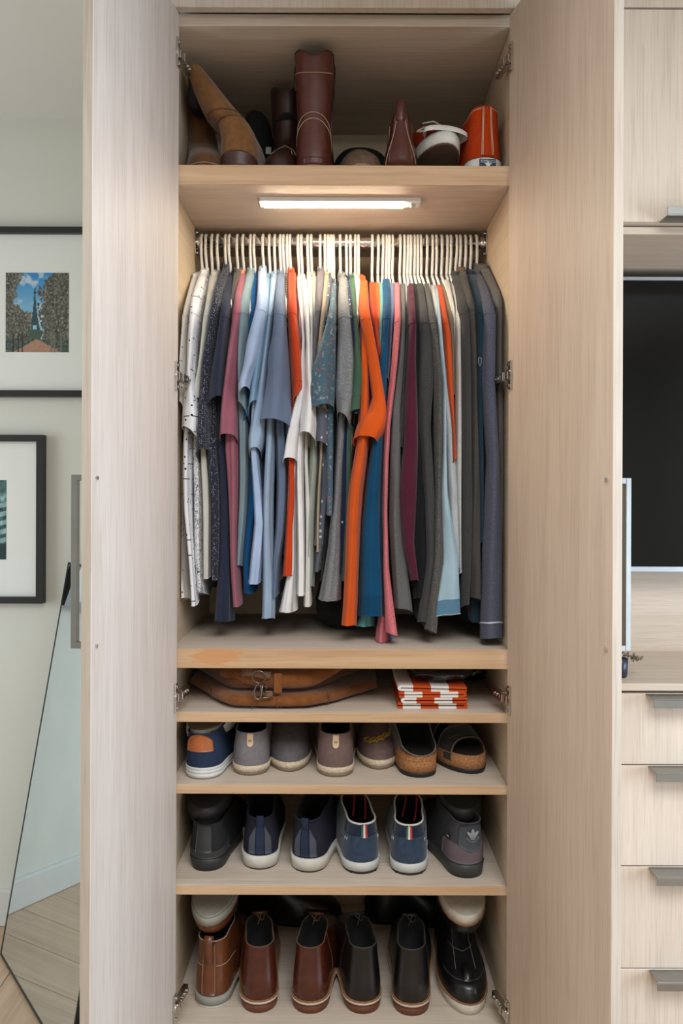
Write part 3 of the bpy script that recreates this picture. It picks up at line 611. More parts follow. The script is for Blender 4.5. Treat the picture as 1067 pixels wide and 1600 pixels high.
def make_garment(i, g):
    rnd = random.Random(100+i)
    xh = (HOOKS[i]-CX)*RY/F
    Sl, ds = g['S'], g['ds']; y0, y1 = Sl[0][0], Sl[-1][0]
    ytip = y0+52
    dep = lambda y: lerp(1.868, ds, min(1, max(0, (y-y0)/52))**.85)
    hdf = .030 if g['long'] else .046
    o = empty(g['noun'].replace(' ', '_').replace('-', '_').lower(), g['desc'], g['noun'].lower(), (xh, RY, 1.85), 0, 'clothes hanging on the rail')
    off = Vector((xh, RY, 1.85))
    ph = rnd.uniform(0, 6.3); N = 28
    # sleeve with the near shoulder: tube whose outline follows the measured strip
    rings = []; nR = max(14, int((y1-y0)/12)); rows = []
    for k in range(nR+1):
        y = lerp(y0, y1, k/nR); xl, xr = interp(Sl, y); d = dep(y)
        hd = lerp(.014, hdf, sstep(y0, ytip+10, y)); d2 = d+hd
        c = (xl+xr)/2; hw = max(3.2, (xr-xl)/2)
        X0 = (c-CX)*d/F; HW = hw*d/F; z = ZC+(CY-y)*d/F
        t = (y-ytip)/max(1, y1-ytip); ring = []
        for q in range(N):
            a = 2*math.pi*q/N
            wob = 1+.10*math.sin(3*a+ph+y*.013)*sstep(ytip, ytip+80, y)+.05*math.sin(5*a-ph+y*.021)*sstep(ytip, ytip+120, y)
            ca, sa = math.cos(a), math.sin(a)
            ex = HW*math.copysign(abs(ca)**.8, ca)*(1 if abs(ca) > .85 else wob)
            ey = hd*sa*wob
            tilt = (0.016*ca*math.sin(ph*2)+.014*sa)*max(0, t)**2*(1 if not g['long'] else .4) if k > nR-4 else 0
            if HW > .012 and sa < 0: ey += hd*.22*math.sin((HW/.0062)*ca+ph+y*.007)*sstep(ytip+10, ytip+110, y)*(-sa)
            ring.append(Vector((clampx(X0+ex), max(1.664, d2+ey), z-tilt))-off)
        rings.append(ring); rows.append((X0, HW, d2, hd, z))
    v, f = loft(rings, True, True, False)
    if g['hem'] and g['long']:
        yh, hm = g['hem']; cut = int((yh-y0)/(y1-y0)*nR); mi = [1 if (fi//N) >= cut and fi < nR*N else 0 for fi in range(len(f))]
        sl = mesh('sleeve', v, f, [g['fab'], hm], o, True, mi)
    else: sl = mesh('sleeve', v, f, g['fab'], o)
    if y1 > ytip+60:
        rim = rings[-1]; tubes('sleeve_hem', [rim], .0011, g['fab'], sl, 6, True)
        if g['cuff']:
            kk = nR-max(2, int(14/((y1-y0)/nR)+.5)); tubes('cuff_seam', [[p*1.0 for p in rings[kk]]], .0010, g['fab'], sl, 5, True)
    ks = min(nR-1, int((ytip+14-y0)/(y1-y0)*nR))
    if y1 > ytip+60 and (Sl[2][2]-Sl[2][1]) > 9:
        tubes('shoulder_seam', [rings[ks]], .0009, g['fab'], sl, 5, True)
    # body: thin panel running back from the near side seam to the back of the wardrobe
    if g['B']: tab = [(ytip, *interp(Sl, ytip))]+list(g['B']); db = g['db'] or max(ds+.045, 1.735)
    else:
        tab = [(ytip, *interp(Sl, ytip))]+[(y, xl+.12*(xr-xl), xr-.12*(xr-xl)) for y, xl, xr in Sl if y > ytip+20]; tab[-1] = (tab[-1][0]-10, *tab[-1][1:])
        if len(tab) < 2 or tab[-1][0] < 860: tab.append((900+rnd.uniform(-20, 30), tab[-1][1]+2, tab[-1][2]-1))
        db = g['db'] or ds+.035
    yb0 = y0+4; yb1 = tab[-1][0]; nB = 30; M = 9; rb = []
    neck_z = ZC+(CY-y0)*1.868/F
    for k in range(nB+1):
        y = lerp(yb0, yb1, (k/nB)**.9)
        if y < ytip: xl, xr = interp(Sl, y); sh = .78; d = dep(y)+.010+.03*sstep(y0, ytip, y)
        else:
            xl, xr = interp(tab, y); sh = 1.0 if y > y1-30 or g['B'] is None else .9; d = lerp(dep(ytip)+.04, db, sstep(ytip, ytip+60, y))
        X0 = ((xl+xr)/2-CX)*d/F; HW = max(.004, (xr-xl)/2*d/F*sh); z = ZC+(CY-y)*d/F
        back = lerp(1.99, 2.125, sstep(yb0, ytip+10, y))
        wig = .0035*math.sin(y*.018+ph)*sstep(ytip, 800, y)
        hz = z if y > ytip else min(z, neck_z)
        L_, R_ = [], []
        for j in range(M+1):
            s = (j/M)**1.6; Yj = lerp(d, back, s)
            wv = .004*math.sin(9*s+ph+y*.006)*sstep(ytip, 760, y)*min(1, s*6)
            xc = lerp(X0, xh, sstep(0, .55, s))+wv+wig*(1-s)
            hw = lerp(HW, .0045, sstep(.02, .5, s))*math.sqrt(min(1, (s+.004)/.05))
            zz = hz+(.012*math.sin(7*s+ph*3))*sstep(.8, 1, k/nB)
            L_.append(Vector((clampx(xc-hw), Yj, zz))-off); R_.append(Vector((clampx(xc+hw), Yj, zz))-off)
        fr = []
        for q in range(1, 8):
            xf = -1+q/4; amp = min(.009, HW*.55)*sstep(ytip+20, ytip+160, y)
            yy = d-.30*HW*(1-xf*xf)-amp*(.5+.5*math.sin((HW/.0045)*xf+ph+y*.006))*(1-xf*xf)
            fr.append(Vector((clampx(X0+wig+HW*xf*(.2+.8*math.sqrt(abs(xf)))), max(1.664, yy), L_[0].z+off.z))-off)
        rb.append(L_+R_[::-1]+fr[::-1])
    v, f = loft(rb, True, True, False)
    if g['hem'] and not g['long']:
        n2 = 2*(M+1)+7; cut = nB-2; mi = [1 if (fi//n2) >= cut and fi < nB*n2 else 0 for fi in range(len(f))]
        bd = mesh('torso', v, f, [g['fab'], g['hem'][1]], o, True, mi)
    else: bd = mesh('torso', v, f, g['fab'], o)
    tubes('hem', [rb[-1]], .0012, g['fab'], bd, 5, True)
    # collar band around the hanger neck
    xl, xr = Sl[0][1:]; Xc = ((xl+xr)/2-CX)*1.872/F; hw = max(.0045, (xr-xl)/2*1.872/F)
    rr = []; zc = ZC+(CY-y0)*1.868/F-(.014 if i > 30 and y0 >= 435 else 0)
    for (dz, k1, k2) in ((-.014, 1.02, 1.0), (.000, 1.0, .95), (.010, .86, .88), (.011, .70, .8), (-.004, .66, .76)):
        ring = []
        for q in range(18):
            a = 2*math.pi*q/18
            ring.append(Vector((lerp(Xc, xh, .5+.5*math.sin(a))+hw*k1*math.cos(a), 1.905+.045*k2*math.sin(a), zc+dz+.030*(.5+.5*math.sin(a))-.004))-off)
        rr.append(ring)
    v, f = loft(rr); mesh('collar', v, f, g['collar'] or g['fab'], o)
    xt, HWt, dt, hd, zt = rows[min(nR, int((ytip-y0)/(y1-y0)*nR))]
    make_hanger(xh, xt, zt, 'white plastic hanger holding the '+g['desc'])
    return o, rows
for i, g in enumerate(GAR):
    o, rows = make_garment(i, g)
    if 'emblem' in g['desc']:
        c = P(748.5, 565, 1.704)-o.location
        pts = [(-.003, .009), (.003, .009), (.0032, -.002), (0, -.010), (-.0032, -.002)]
        tubes('emblem', [[c+Vector((p[0], -.004, p[1])) for p in pts]], .0006, plain('emblem_grey', (170, 172, 176), .6), o, 5, True)
    if 'white line' in g['desc']:
        ch = [c for c in o.children if c.name.startswith('sleeve')][0]
        n = len(ch.data.vertices)//28; rg = [v.co.copy() for v in ch.data.vertices][-84:-56]
        tubes('hem_line', [rg], .0022, plain('pale_hem_line', (180, 184, 196), .8), ch, 6, True)
# ------------------------------------------------------------------ shoes
def half_w(t, wh, wb, heel=.16, toe=.62, tp=2.3):
    w_ = wh+(wb-wh)*sstep(.18, .66, t)-.06*wh*math.exp(-((t-.36)/.13)**2)
    if t < heel: w_ *= max(0, 1-((heel-t)/heel)**2.4)**.5
    if t > toe: w_ *= max(0, 1-((t-toe)/(1-toe))**tp)**.5
    return w_
TS = [0, .006, .02, .045, .08, .13, .2, .3, .42, .55, .66, .76, .85, .92, .97, .992, 1.0]
class Shoe:
    """heel at the origin, toe towards +Y, sole on z = 0; rings: (z, yb, yf, wh, wb[, dx, tilt, scallop])"""
    def __init__(s, name, label, cat, zs, xpx, ypx, yaw=0, L=.31, wh=.042, wb=.053, side=1, group=None, cant=.10, scale=1.0, heel=.16, toe=.62, tp=2.3, Y=None):
        Yd = Y if Y else F*(ZC-zs)/(ypx-CY)
        s.o = empty(name, label, cat, ((xpx-CX)*Yd/F, Yd, zs), R(yaw), group)
        s.o.scale = (scale,)*3
        s.L, s.wh, s.wb, s.side, s.cant, s.heel, s.toe, s.tp = L, wh, wb, side, cant, heel, toe, tp; s.rings = None
    def ring(s, r, off=0):
        z, yb, yf, wh, wb = r[:5]; dx, tilt, sc = (list(r[5:])+[0, 0, 0])[:3]; L = s.L
        pts = []
        us = [(1, t) for t in TS]+[(-1, t) for t in TS[-2:0:-1]]
        for sd, t in us:
            pts.append(s._pt(sd, t, z, yb, yf, wh, wb, dx, tilt, sc, off))
        return pts
    def hf(s, yb, yf, wh): return max(s.heel, min(.5, 1.15*wh/max(.02, (yf-yb)*s.L)))
    def _pt(s, sd, t, z, yb, yf, wh, wb, dx, tilt, sc, off=0):
        hw = half_w(t, wh, wb, s.hf(yb, yf, wh), s.toe, s.tp)+off*min(1, 14*t*(1-t)+.0)
        y = lerp(yb, yf, t)*s.L+off*(-1 if t < .03 else 1 if t > .97 else 0)
        tt = y/s.L
        cx = s.side*s.cant*s.wb*(math.sin(math.pi*min(1, max(0, tt)))*.35-.55*max(0, tt-.55))
        zz = z+tilt*t*(yf-yb)*s.L+sc*(math.exp(-t/.03)+math.exp(-(1-t)/.05))
        return Vector((sd*hw+cx+dx, y, zz))
    def sole(s, layers):
        z = 0; s.layers = []
        for nm, th, mat, k in layers:
            k = k if isinstance(k, tuple) else (k, k)
            rs = [s.ring((z, -.0+(1-k[0])*.1, 1-(1-k[0])*.1, s.wh*k[0], s.wb*k[0])), s.ring((z+th*.5, 0, 1, s.wh*(k[0]+k[1])/2, s.wb*(k[0]+k[1])/2)), s.ring((z+th, (1-k[1])*.1, 1-(1-k[1])*.1, s.wh*k[1], s.wb*k[1]))]
            v, f = loft(rs, True, True, True); ob = mesh(nm, v, f, mat, s.o, True); s.flat_caps(ob); z += th; s.layers.append(ob)
        s.st = z; return s
    def flat_caps(s, ob):
        p = ob.data.polygons; p[len(p)-1].use_smooth = False; p[len(p)-2].use_smooth = False
    def treads(s, mat, n=7, h=.004):
        bm = bmesh.new()
        for i in range(n):
            t = lerp(.06, .93, i/(n-1)); hw = half_w(t, s.wh, s.wb)*.86; y = t*s.L
            bbox(bm, -hw, hw, y-.008, y+.008, 0, h)
        return from_bm('tread', bm, mat, s.o)
    def upper(s, rings, mat, lining, name='upper', depth=.055, insole=True, trim=None, trim_r=.0016, close=False):
        s.rings = [(r[0]+s.st,)+tuple(r[1:]) for r in rings]
        # refine
        rr = []
        tab = [tuple(list(r)+[0]*(8-len(r))) for r in s.rings]
        for a, b in zip(tab, tab[1:]):
            for k in range(3): rr.append(tuple(lerp(p, q, k/3) for p, q in zip(a, b)))
        rr.append(tab[-1]); s.tab = tab
        v, f = loft([s.ring(r) for r in rr], True, False, close)
        s.up = mesh(name, v, f, mat, s.o)
        if close: return s
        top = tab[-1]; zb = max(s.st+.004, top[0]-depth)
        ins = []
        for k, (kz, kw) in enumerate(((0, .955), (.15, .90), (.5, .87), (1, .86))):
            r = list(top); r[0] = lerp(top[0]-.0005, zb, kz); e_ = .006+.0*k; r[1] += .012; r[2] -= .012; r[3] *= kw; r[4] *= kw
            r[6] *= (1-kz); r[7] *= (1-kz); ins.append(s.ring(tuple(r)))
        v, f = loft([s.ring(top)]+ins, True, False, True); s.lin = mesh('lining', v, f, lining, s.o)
        if trim:
            tubes('collar_trim', [s.ring(top)], trim_r, trim, s.up, 6, True)
        return s
    def pt(s, u, z, off=.001):
        """point on the upper: u signed 0 = back of heel .. +-1 = toe, z height above ground"""
        t0 = [r[0] for r in s.tab]; zz = max(t0[0], min(t0[-1], z))
        r = interp([(a[0],)+a for a in s.tab], zz)
        t_ = abs(u)
        hf_ = s.hf(r[1], r[2], r[3])
        if t_ < s.heel: t_ = hf_*(1-(max(0, 1-math.sin(math.pi/2*t_/s.heel)**2))**(1/2.4))
        elif t_ < .7: t_ = lerp(hf_, .7, (t_-s.heel)/(.7-s.heel))
        p = s._pt(1 if u >= 0 else -1, t_, zz, r[1], r[2], r[3], r[4], r[5], r[6], r[7])
        c = Vector((r[5], lerp(r[1], r[2], .5)*s.L, zz)); d = (p-c); d.z = 0
        if abs(u) < .1: d = d*.3+Vector((0, -.03, 0))
        return p+d.normalized()*off
    def patch(s, name, u0, u1, zf0, zf1, mat, off=.0015, n=10, m=8, parent=None):
        """zf0 / zf1: numbers or functions of k in 0..1 across"""
        g = lambda q, k: q(k) if callable(q) else q
        v = []
        for j in range(m+1):
            for i in range(n+1):
                k = i/n; u = lerp(u0, u1, k); z = lerp(g(zf0, k), g(zf1, k), j/m); v.append(s.pt(u, z, off))
        f = [(j*(n+1)+i, j*(n+1)+i+1, (j+1)*(n+1)+i+1, (j+1)*(n+1)+i) for j in range(m) for i in range(n)]
        b = len(v); v += [p+Vector((0, .0015, 0)) for p in v]; 
        rim = [i for i in range(n+1)]+[j*(n+1)+n for j in range(1, m+1)]+[m*(n+1)+i for i in range(n-1, -1, -1)]+[j*(n+1) for j in range(m-1, 0, -1)]
        for a, c in zip(rim, rim[1:]+rim[:1]): f.append((a, c, c+b, a+b))
        return mesh(name, v, f, mat, parent or s.up)
    def line(s, name, uz, r, mat, off=.001, closed=False):
        return tubes(name, [[s.pt(u, z, off) for u, z in l] for l in uz], r, mat, s.up, 5, closed)
def arc_line(u0, u1, z0, z1, n=12, sag=0): return [(lerp(u0, u1, k/n), lerp(z0, z1, k/n)+sag*math.sin(math.pi*k/n)) for k in range(n+1)]
def text_mesh(name, txt, size, mat, parent, mw, ext=.0003):
    cu = bpy.data.curves.new(name, 'FONT'); cu.body = txt; cu.size = size; cu.align_x = 'CENTER'; cu.align_y = 'CENTER'; cu.extrude = ext; cu.resolution_u = 3
    t = bpy.data.objects.new(name, cu); COL.objects.link(t); dg = bpy.context.evaluated_depsgraph_get(); dg.update()
    me = bpy.data.meshes.new_from_object(t.evaluated_get(dg)); bpy.data.objects.remove(t); bpy.data.curves.remove(cu)
    me.materials.clear(); me.materials.append(mat); me.name = name
    o = new_obj(name, me, parent); o.matrix_local = mw; return o
FACE = Matrix.Rotation(R(90), 4, 'X')         # text lying in XY turned to face -Y

def leather(n, c, rough=.32): return plain('leather_'+n, c, rough, 0, .22, 45, .5, .10, 220, coat=.15)
def suede(n, c): return plain('suede_'+n, c, .95, 0, .20, 60, .1, .25, 700, sheen=.25)
def canvas(n, c): return plain('canvas_'+n, c, .9, 0, .10, 80, .15, .3, 900)
def rubber(n, c, r=.6): return plain('rubber_'+n, c, r, 0, .08, 60, .4, .05, 300)
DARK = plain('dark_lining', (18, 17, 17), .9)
BLK = leather('black', (13, 13, 15), .36); BRN = leather('chestnut', (76, 33, 22), .24); COG = leather('cognac', (102, 56, 31), .34)
SOLEB = plain('stacked_leather', (104, 58, 36), .45, 0, .2, 120); WELT = plain('pale_welt', (224, 214, 200), .6); TANW = plain('tan_welt', (150, 104, 66), .6)
OFFW = rubber('off_white', (206, 202, 192)); BLACKR = rubber('black', (30, 31, 32)); GREYR = rubber('grey', (150, 148, 138)); ROPE = plain('rope_sole', (206, 188, 164), .9, 0, .25, 260, .2, .5, 400)
THR = plain('pale_thread', (172, 150, 124), .8)
CHUK = [(0, .0, 1.0, .042, .052), (.018, -.004, .995, .0425, .0525), (.036, .0, .95, .041, .050), (.050, .008, .85, .0395, .047), (.063, .014, .74, .038, .044), (.077, .018, .62, .0365, .040), (.091, .020, .53, .035, .037), (.105, .020, .455, .034, .034), (.116, .020, .42, .033, .031, 0, .06)]
LOW = [(0, 0, 1.0, .042, .052), (.016, -.006, .995, .0425, .0525), (.032, -.004, .95, .041, .050), (.046, .006, .86, .039, .046), (.058, .014, .76, .037, .042), (.068, .018, .66, .0355, .039), (.077, .018, .58, .034, .036, 0, .05)]
def chukka(label, x, y, yaw, side, mat, sole_mats, lace):
    s = Shoe('chukka_boot', label, 'boot', Z_F, x, y, yaw, .315, .0435, .054, side, 'boots on the bottom shelf')
    s.sole([('heel', .017, sole_mats[0], (.96, 1.0)), ('midsole', .004, sole_mats[0], 1.03), ('welt', .0042, sole_mats[1], 1.05), ('rand', .004, sole_mats[2], 1.045)])
    s.upper(CHUK, mat, DARK, trim=lace, trim_r=.0013)
    z = s.st
    s.line('side_seam', [arc_line(.30, .42, z+.004, z+.118), arc_line(-.30, -.42, z+.004, z+.118)], .0006, lace)
    # open lacing above the tongue
    b = lambda x_, y_, z_: Vector((x_, y_*.315, z_+z))
    tn = [[b(-.016, .40, .10), b(-.020, .36, .128), b(-.012, .33, .136)], [b(.016, .40, .10), b(.020, .36, .128), b(.012, .33, .136)]]
    l1 = catmull([b(-.018, .40, .126), b(-.008, .33, .136), b(.006, .30, .128), b(.014, .38, .131)], 6); l2 = catmull([b(.018, .40, .126), b(.006, .34, .140), b(-.004, .30, .118)], 6)
    tubes('lace', [l1, l2], .0012, lace, s.o, 6)
    v = [b(-.018, .46, .085), b(.018, .46, .085), b(.021, .41, .112), b(-.021, .41, .112), b(.018, .375, .134), b(-.018, .375, .134)]
    tg = mesh('tongue', v+[p+Vector((0, .003, .001)) for p in v], [(0, 1, 2, 3), (3, 2, 4, 5), (7, 6, 9, 8), (8, 9, 11, 10), (4, 10, 11, 5), (0, 3, 9, 6), (3, 5, 11, 9), (1, 7, 8, 2), (2, 8, 10, 4)], mat, s.o)
    return s
LACED = plain('dark_lace', (96, 74, 56), .7); LACEK = plain('black_lace', (58, 56, 54), .6)
chukka('left brown leather chukka boot, heel towards the room', 409, 1584, 7, -1, BRN, (SOLEB, WELT, TANW), LACED)
chukka('right brown leather chukka boot next to the black pair', 483, 1585, -7, 1, BRN, (SOLEB, WELT, TANW), LACED)
chukka('left black leather chukka boot with brown heel', 574, 1585, 8, -1, BLK, (SOLEB, WELT, TANW), LACEK)
chukka('right black leather chukka boot with brown heel', 645, 1588, -4, 1, BLK, (SOLEB, WELT, TANW), LACEK)
# cognac boot with pale cup sole and pull tab
def pull_boot(name, label, zs, x, y, yaw, mat, Ysc=None, solem=None, flip=False):
    s = Shoe(name, label, 'boot', zs, x, y, yaw, .30, .0415, .053, 1, 'boots on the bottom shelf')
    s.sole([('outsole', .006, solem[1], .98), ('cupsole', .020, solem[0], (1.02, 1.05))])
    s.upper([(0, .005, .99, .0405, .051), (.02, .002, .985, .041, .051), (.04, .006, .93, .0395, .048), (.056, .012, .82, .038, .044), (.072, .018, .68, .037, .040), (.09, .022, .56, .036, .037), (.108, .020, .49, .035, .035), (.124, .016, .45, .034, .033, 0, .02)], mat, DARK, trim=THR, trim_r=.001)
    z = s.st
    s.patch('back_strap', -.042, .042, z+.004, z+.121, mat, .002)
    s.line('strap_stitch', [arc_line(-.039, -.039, z+.006, z+.118), arc_line(.039, .039, z+.006, z+.118)], .0005, THR, .0035)
    s.line('counter_seam', [arc_line(-.36, .36, z+.055, z+.055, 20, .012)], .0007, THR, .001)
    return s
pb_ = pull_boot('leather_boot', 'cognac leather boot with grey-white sole and pull tab', Z_F, 328, 1577, -7, COG, None, (GREYR, OFFW))
lo = [Vector((x_, y_, z_)) for x_, y_, z_ in ((0, .002, .10), (0, -.006, .125), (0, -.006, .150), (0, .004, .163), (0, .012, .150))]
def strap_loop(par, pts, hw, mat, name='pull_tab'):
    pts = catmull(pts, 4); v = [p+Vector((-hw, 0, 0)) for p in pts]+[p+Vector((hw, 0, 0)) for p in pts]; n = len(pts)
    f = [(i, i+1, n+i+1, n+i) for i in range(n-1)]; b = len(v); v += [p+Vector((0, .002, -.001)) for p in v]
    f += [(b+n+i, b+n+i+1, b+i+1, b+i) for i in range(n-1)]+[(i, b+i, b+i+1, i+1) for i in range(n-1)]+[(n+i+1, b+n+i+1, b+n+i, n+i) for i in range(n-1)]
    return mesh(name, v, f, mat, par)
strap_loop(pb_.o, lo, .010, COG)
def flip_on(s, xpx, zt, Yt, yaw, tilt=0):
    """turn a shoe sole-up with its toe end at the given place, sole rising towards the back"""
    s.o.rotation_euler = (R(180+tilt), 0, R(yaw)); h = s.L*math.cos(R(tilt))
    s.o.location = ((xpx-CX)*Yt/F-math.sin(R(yaw))*h, Yt+math.cos(R(yaw))*h, zt+s.L*math.sin(R(tilt)))
MW = {}
# upside-down partner resting on the cognac boot: toe towards the room, sole up
p2 = pull_boot('leather_boot', 'upside-down cognac boot lying sole-up on its partner', Z_F, 328, 1577, 0, COG, None, (GREYR, GREYR))
flip_on(p2, 327, .338, 1.705, 0, 13)
tr = []
for k in range(6):
    y_ = .02+.04*k; tr.append([Vector((x_, y_+.012*math.cos(x_*150), -.0006)) for x_ in [-.030+.005*i for i in range(13)]])
tubes('sole_groove', tr, .0013, rubber('groove_grey', (120, 118, 108)), p2.o, 5)
# black moc-toe boot, toe towards the room
def moc_boot(label, x, y, yaw):
    s = Shoe('moc_toe_boot', label, 'boot', Z_F, x, y, yaw, .305, .043, .056, 1, 'boots on the bottom shelf', Y=1.99)
    s.sole([('wedge_sole', .024, rubber('cream_wedge', (200, 192, 176)), (.97, 1.02)), ('welt', .003, TANW, 1.05)])
    s.upper([(0, .01, 1.0, .042, .055), (.016, .0, .998, .043, .056), (.030, .0, .97, .042, .054), (.040, .004, .90, .041, .050), (.052, .01, .78, .040, .045), (.07, .014, .66, .039, .041), (.095, .016, .58, .038, .038), (.125, .014, .53, .038, .037), (.150, .01, .50, .038, .037, 0, .02)], BLK, DARK, trim=LACEK, trim_r=.001)
    return s
mb = moc_boot('black moc-toe boot with cream sole, toe towards the room', 722, 1580, 180)
a_ = R(181); mb.o.rotation_euler = (0, 0, a_); mb.o.location = ((737-CX)*1.692/F+math.sin(a_)*.305, 1.692-math.cos(a_)*.305, Z_F)
z = mb.st
mb.line('toe_seam', [[(sg_*.80+0, z+.038) for sg_ in (1,)]+[(u, z+.036) for u in (.84, .88, .92, .96, 1.0, -.96, -.92, -.88, -.84, -.80)]], .0012, LACEK, .001)
mb.line('front_stitch', [[(.96, z+.045), (.96, z+.075), (.96, z+.14)], [(-.96, z+.045), (-.96, z+.075), (-.96, z+.14)], [(.9, z+.07), (.96, z+.066), (1, z+.064), (-.96, z+.066), (-.9, z+.07)], [(.8, z+.118), (.9, z+.098), (1, z+.090), (-.9, z+.098), (-.8, z+.118)]], .0007, plain('grey_thread', (110, 104, 96), .7), .0012)
strap_loop(mb.o, [Vector((0, .285, z+.040)), Vector((0, .272, z+.052)), Vector((0, .250, z+.058))], .010, BLK, 'toe_tab')
m2 = moc_boot('upside-down moc-toe boot with beige sole lying on its partner', 735, 1500, 0)
flip_on(m2, 733, .338, 1.71, 0, 13)
tr = []
for k in range(5):
    y_ = .045+.035*k; tr.append([Vector((x_, y_+(.006 if abs(x_) < .012 else 0), -.0006)) for x_ in [-.032+.004*i for i in range(17)]])
tubes('sole_groove', tr, .0016, rubber('beige_groove', (150, 138, 116)), m2.o, 5)
# dark shoes lying crosswise at the back of the bottom shelf
def back_shoe(label, xpx, Yc, zs, yaw, mat, L=.29):
    s = Shoe('dress_shoe', label, 'shoe', zs, xpx, 0, yaw, L, .038, .048, 1, 'shoes at the back of the bottom shelf', Y=Yc)
    s.sole([('outsole', .014, BLACKR, (.96, 1.02)), ('welt', .003, BLACKR, 1.05)])
    s.upper(LOW, mat, DARK); return s
DKB = leather('dark_brown', (34, 24, 22), .3)
b1 = back_shoe('dark brown shoe lying crosswise behind the brown chukkas', 372, 2.09, Z_F+.0, -92, DKB)
b2 = back_shoe('black shoe lying crosswise behind the black chukkas', 572, 2.09, Z_F+.0, -92, BLK)

# ---- second shelf from below (sneakers)
NAVY = canvas('navy_knit', (38, 38, 50)); NAVG = plain('navy_trim', (66, 70, 84), .7); NVB = canvas('navy_blue_stripe', (42, 50, 70))
def navy_sneaker(label, x, y, yaw, side):
    s = Shoe('navy_sneaker', label, 'sneaker', Z_E, x, y, yaw, .30, .0425, .053, side, 'sneakers on the shelf')
    s.sole([('outsole', .004, BLACKR, .94), ('midsole', .028, OFFW, (1.0, 1.07))])
    s.upper([(0, .004, .99, .041, .051), (.02, -.004, .985, .0405, .051), (.038, .0, .92, .039, .047), (.05, .008, .82, .037, .043), (.062, .012, .70, .035, .039), (.074, .010, .60, .033, .035), (.084, .004, .54, .031, .032, 0, .12)], NAVY, DARK, trim=NAVY, trim_r=.003)
    z = s.st
    s.patch('heel_stripe', -.024, .024, z+.004, z+.078, NVB, .002)
    for sg_ in (1, -1): s.patch('heel_trim', sg_*.028, sg_*.07, z+.004, lambda k: z+.07-.03*k, NAVG, .0018, 6, 6)
    strap_loop(s.o, [Vector((0, .0, z+.066)), Vector((0, -.004, z+.082)), Vector((0, .0, z+.092)), Vector((0, .008, z+.086))], .008, NVB, 'heel_loop')
    b = lambda x_, y_, z_: Vector((x_, y_*.3, z_+z))
    tubes('lace', [catmull([b(-.022, .60, .082), b(-.004, .57, .097), b(.012, .60, .088), b(.024, .66, .078)], 5), catmull([b(.022, .60, .082), b(.004, .56, .100), b(-.016, .58, .098), b(-.026, .66, .08)], 5),
        catmull([b(0, .57, .098), b(-.012, .50, .112), b(-.022, .56, .098)], 5), catmull([b(0, .57, .098), b(.014, .52, .115), b(.022, .58, .1)], 5)], .0017, plain('navy_lace', (46, 48, 66), .8), s.o, 6)
    return s
navy_sneaker('left navy running sneaker with dirty white midsole', 408, 1360, 2, -1)
navy_sneaker('right navy running sneaker with dirty white midsole', 478, 1364, -13, 1)
BLUES = suede('blue', (50, 64, 84)); BLUED = suede('dark_blue', (30, 41, 58)); REDL = plain('red_lace', (150, 22, 34), .7); WTR = plain('white_piping', (206, 204, 198), .6)
def blue_shoe(label, x, y, yaw, side):
    s = Shoe('suede_shoe', label, 'shoe', Z_E, x, y, yaw, .30, .0425, .053, side, 'sneakers on the shelf')
    s.sole([('outsole', .006, BLACKR, .97), ('midsole', .020, plain('white_midsole', (200, 200, 196), .6), (1.02, 1.05))])
    s.treads(BLACKR, 8)
    s.upper([(0, .002, .99, .0415, .052), (.02, -.004, .985, .042, .052), (.04, .0, .93, .0405, .048), (.054, .006, .83, .0385, .044), (.066, .012, .71, .0365, .040), (.078, .014, .60, .0345, .036), (.086, .012, .54, .033, .033, 0, .10)], BLUES, DARK, trim=WTR, trim_r=.0022)
    z = s.st
    s.patch('heel_collar', -.16, .16, z+.058, lambda k: z+.085, BLUED, .001)
    for k, (c, u0) in enumerate(((plain('tab_green', (48, 88, 66), .7), -.0195), (WTR, -.0065), (plain('tab_red', (178, 38, 52), .7), .0065))):
        s.patch('tricolour_tab', u0, u0+.013, z+.056, z+.088, c, .0035, 3, 5)
    s.line('stitching', [arc_line(-.28, -.12, z+.028, z+.048, 8, .003), arc_line(.28, .12, z+.028, z+.048, 8, .003)], .0008, plain('blue_thread', (110, 126, 150), .8), .0012)
    s.line('white_stitch', [[(q*.115, z+.044), (q*.112, z+.051)] for q in (-1, 1)]+[[(q*.135, z+.043), (q*.132, z+.050)] for q in (-1, 1)], .0008, WTR, .0014)
    b = lambda x_, y_, z_: Vector((x_, y_*.3, z_+z))
    ls = [catmull([b(-.020, .56, .088), b(.006, .50, .098), b(.018, .56, .092)], 6), catmull([b(.020, .60, .086), b(-.004, .54, .098), b(-.020, .60, .088)], 6),
          catmull([b(-.022, .52, .094), b(-.016, .40, .112), b(-.024, .42, .125), b(-.020, .50, .106)], 6), catmull([b(.020, .52, .094), b(.022, .42, .110), b(.020, .30, .088), b(.014, .22, .070)], 6), catmull([b(-.010, .5, .100), b(-.004, .36, .104), b(-.014, .24, .076)], 6)]
    tubes('lace', ls, .0020, REDL, s.o, 6)
    tubes('lace_tip', [[b(-.024, .42, .125), b(-.022, .44, .134)], [b(-.021, .43, .124), b(-.016, .45, .132)]], .0024, WTR, s.o, 6)
    v = [b(-.020, .60, .075), b(.020, .60, .075), b(.022, .50, .096), b(-.022, .50, .096), b(.017, .47, .106), b(-.017, .47, .106)]
    mesh('tongue', v+[p+Vector((0, .004, .001)) for p in v], [(0, 1, 2, 3), (3, 2, 4, 5), (7, 6, 9, 8), (8, 9, 11, 10), (4, 10, 11, 5), (0, 3, 9, 6), (3, 5, 11, 9), (1, 7, 8, 2), (2, 8, 10, 4)], BLUED, s.o)
    return s
blue_shoe('left blue suede shoe with red laces and tricolour heel tab', 571, 1366, 9, -1)
blue_shoe('right blue suede shoe with red laces and tricolour heel tab', 641, 1368, -3, 1)
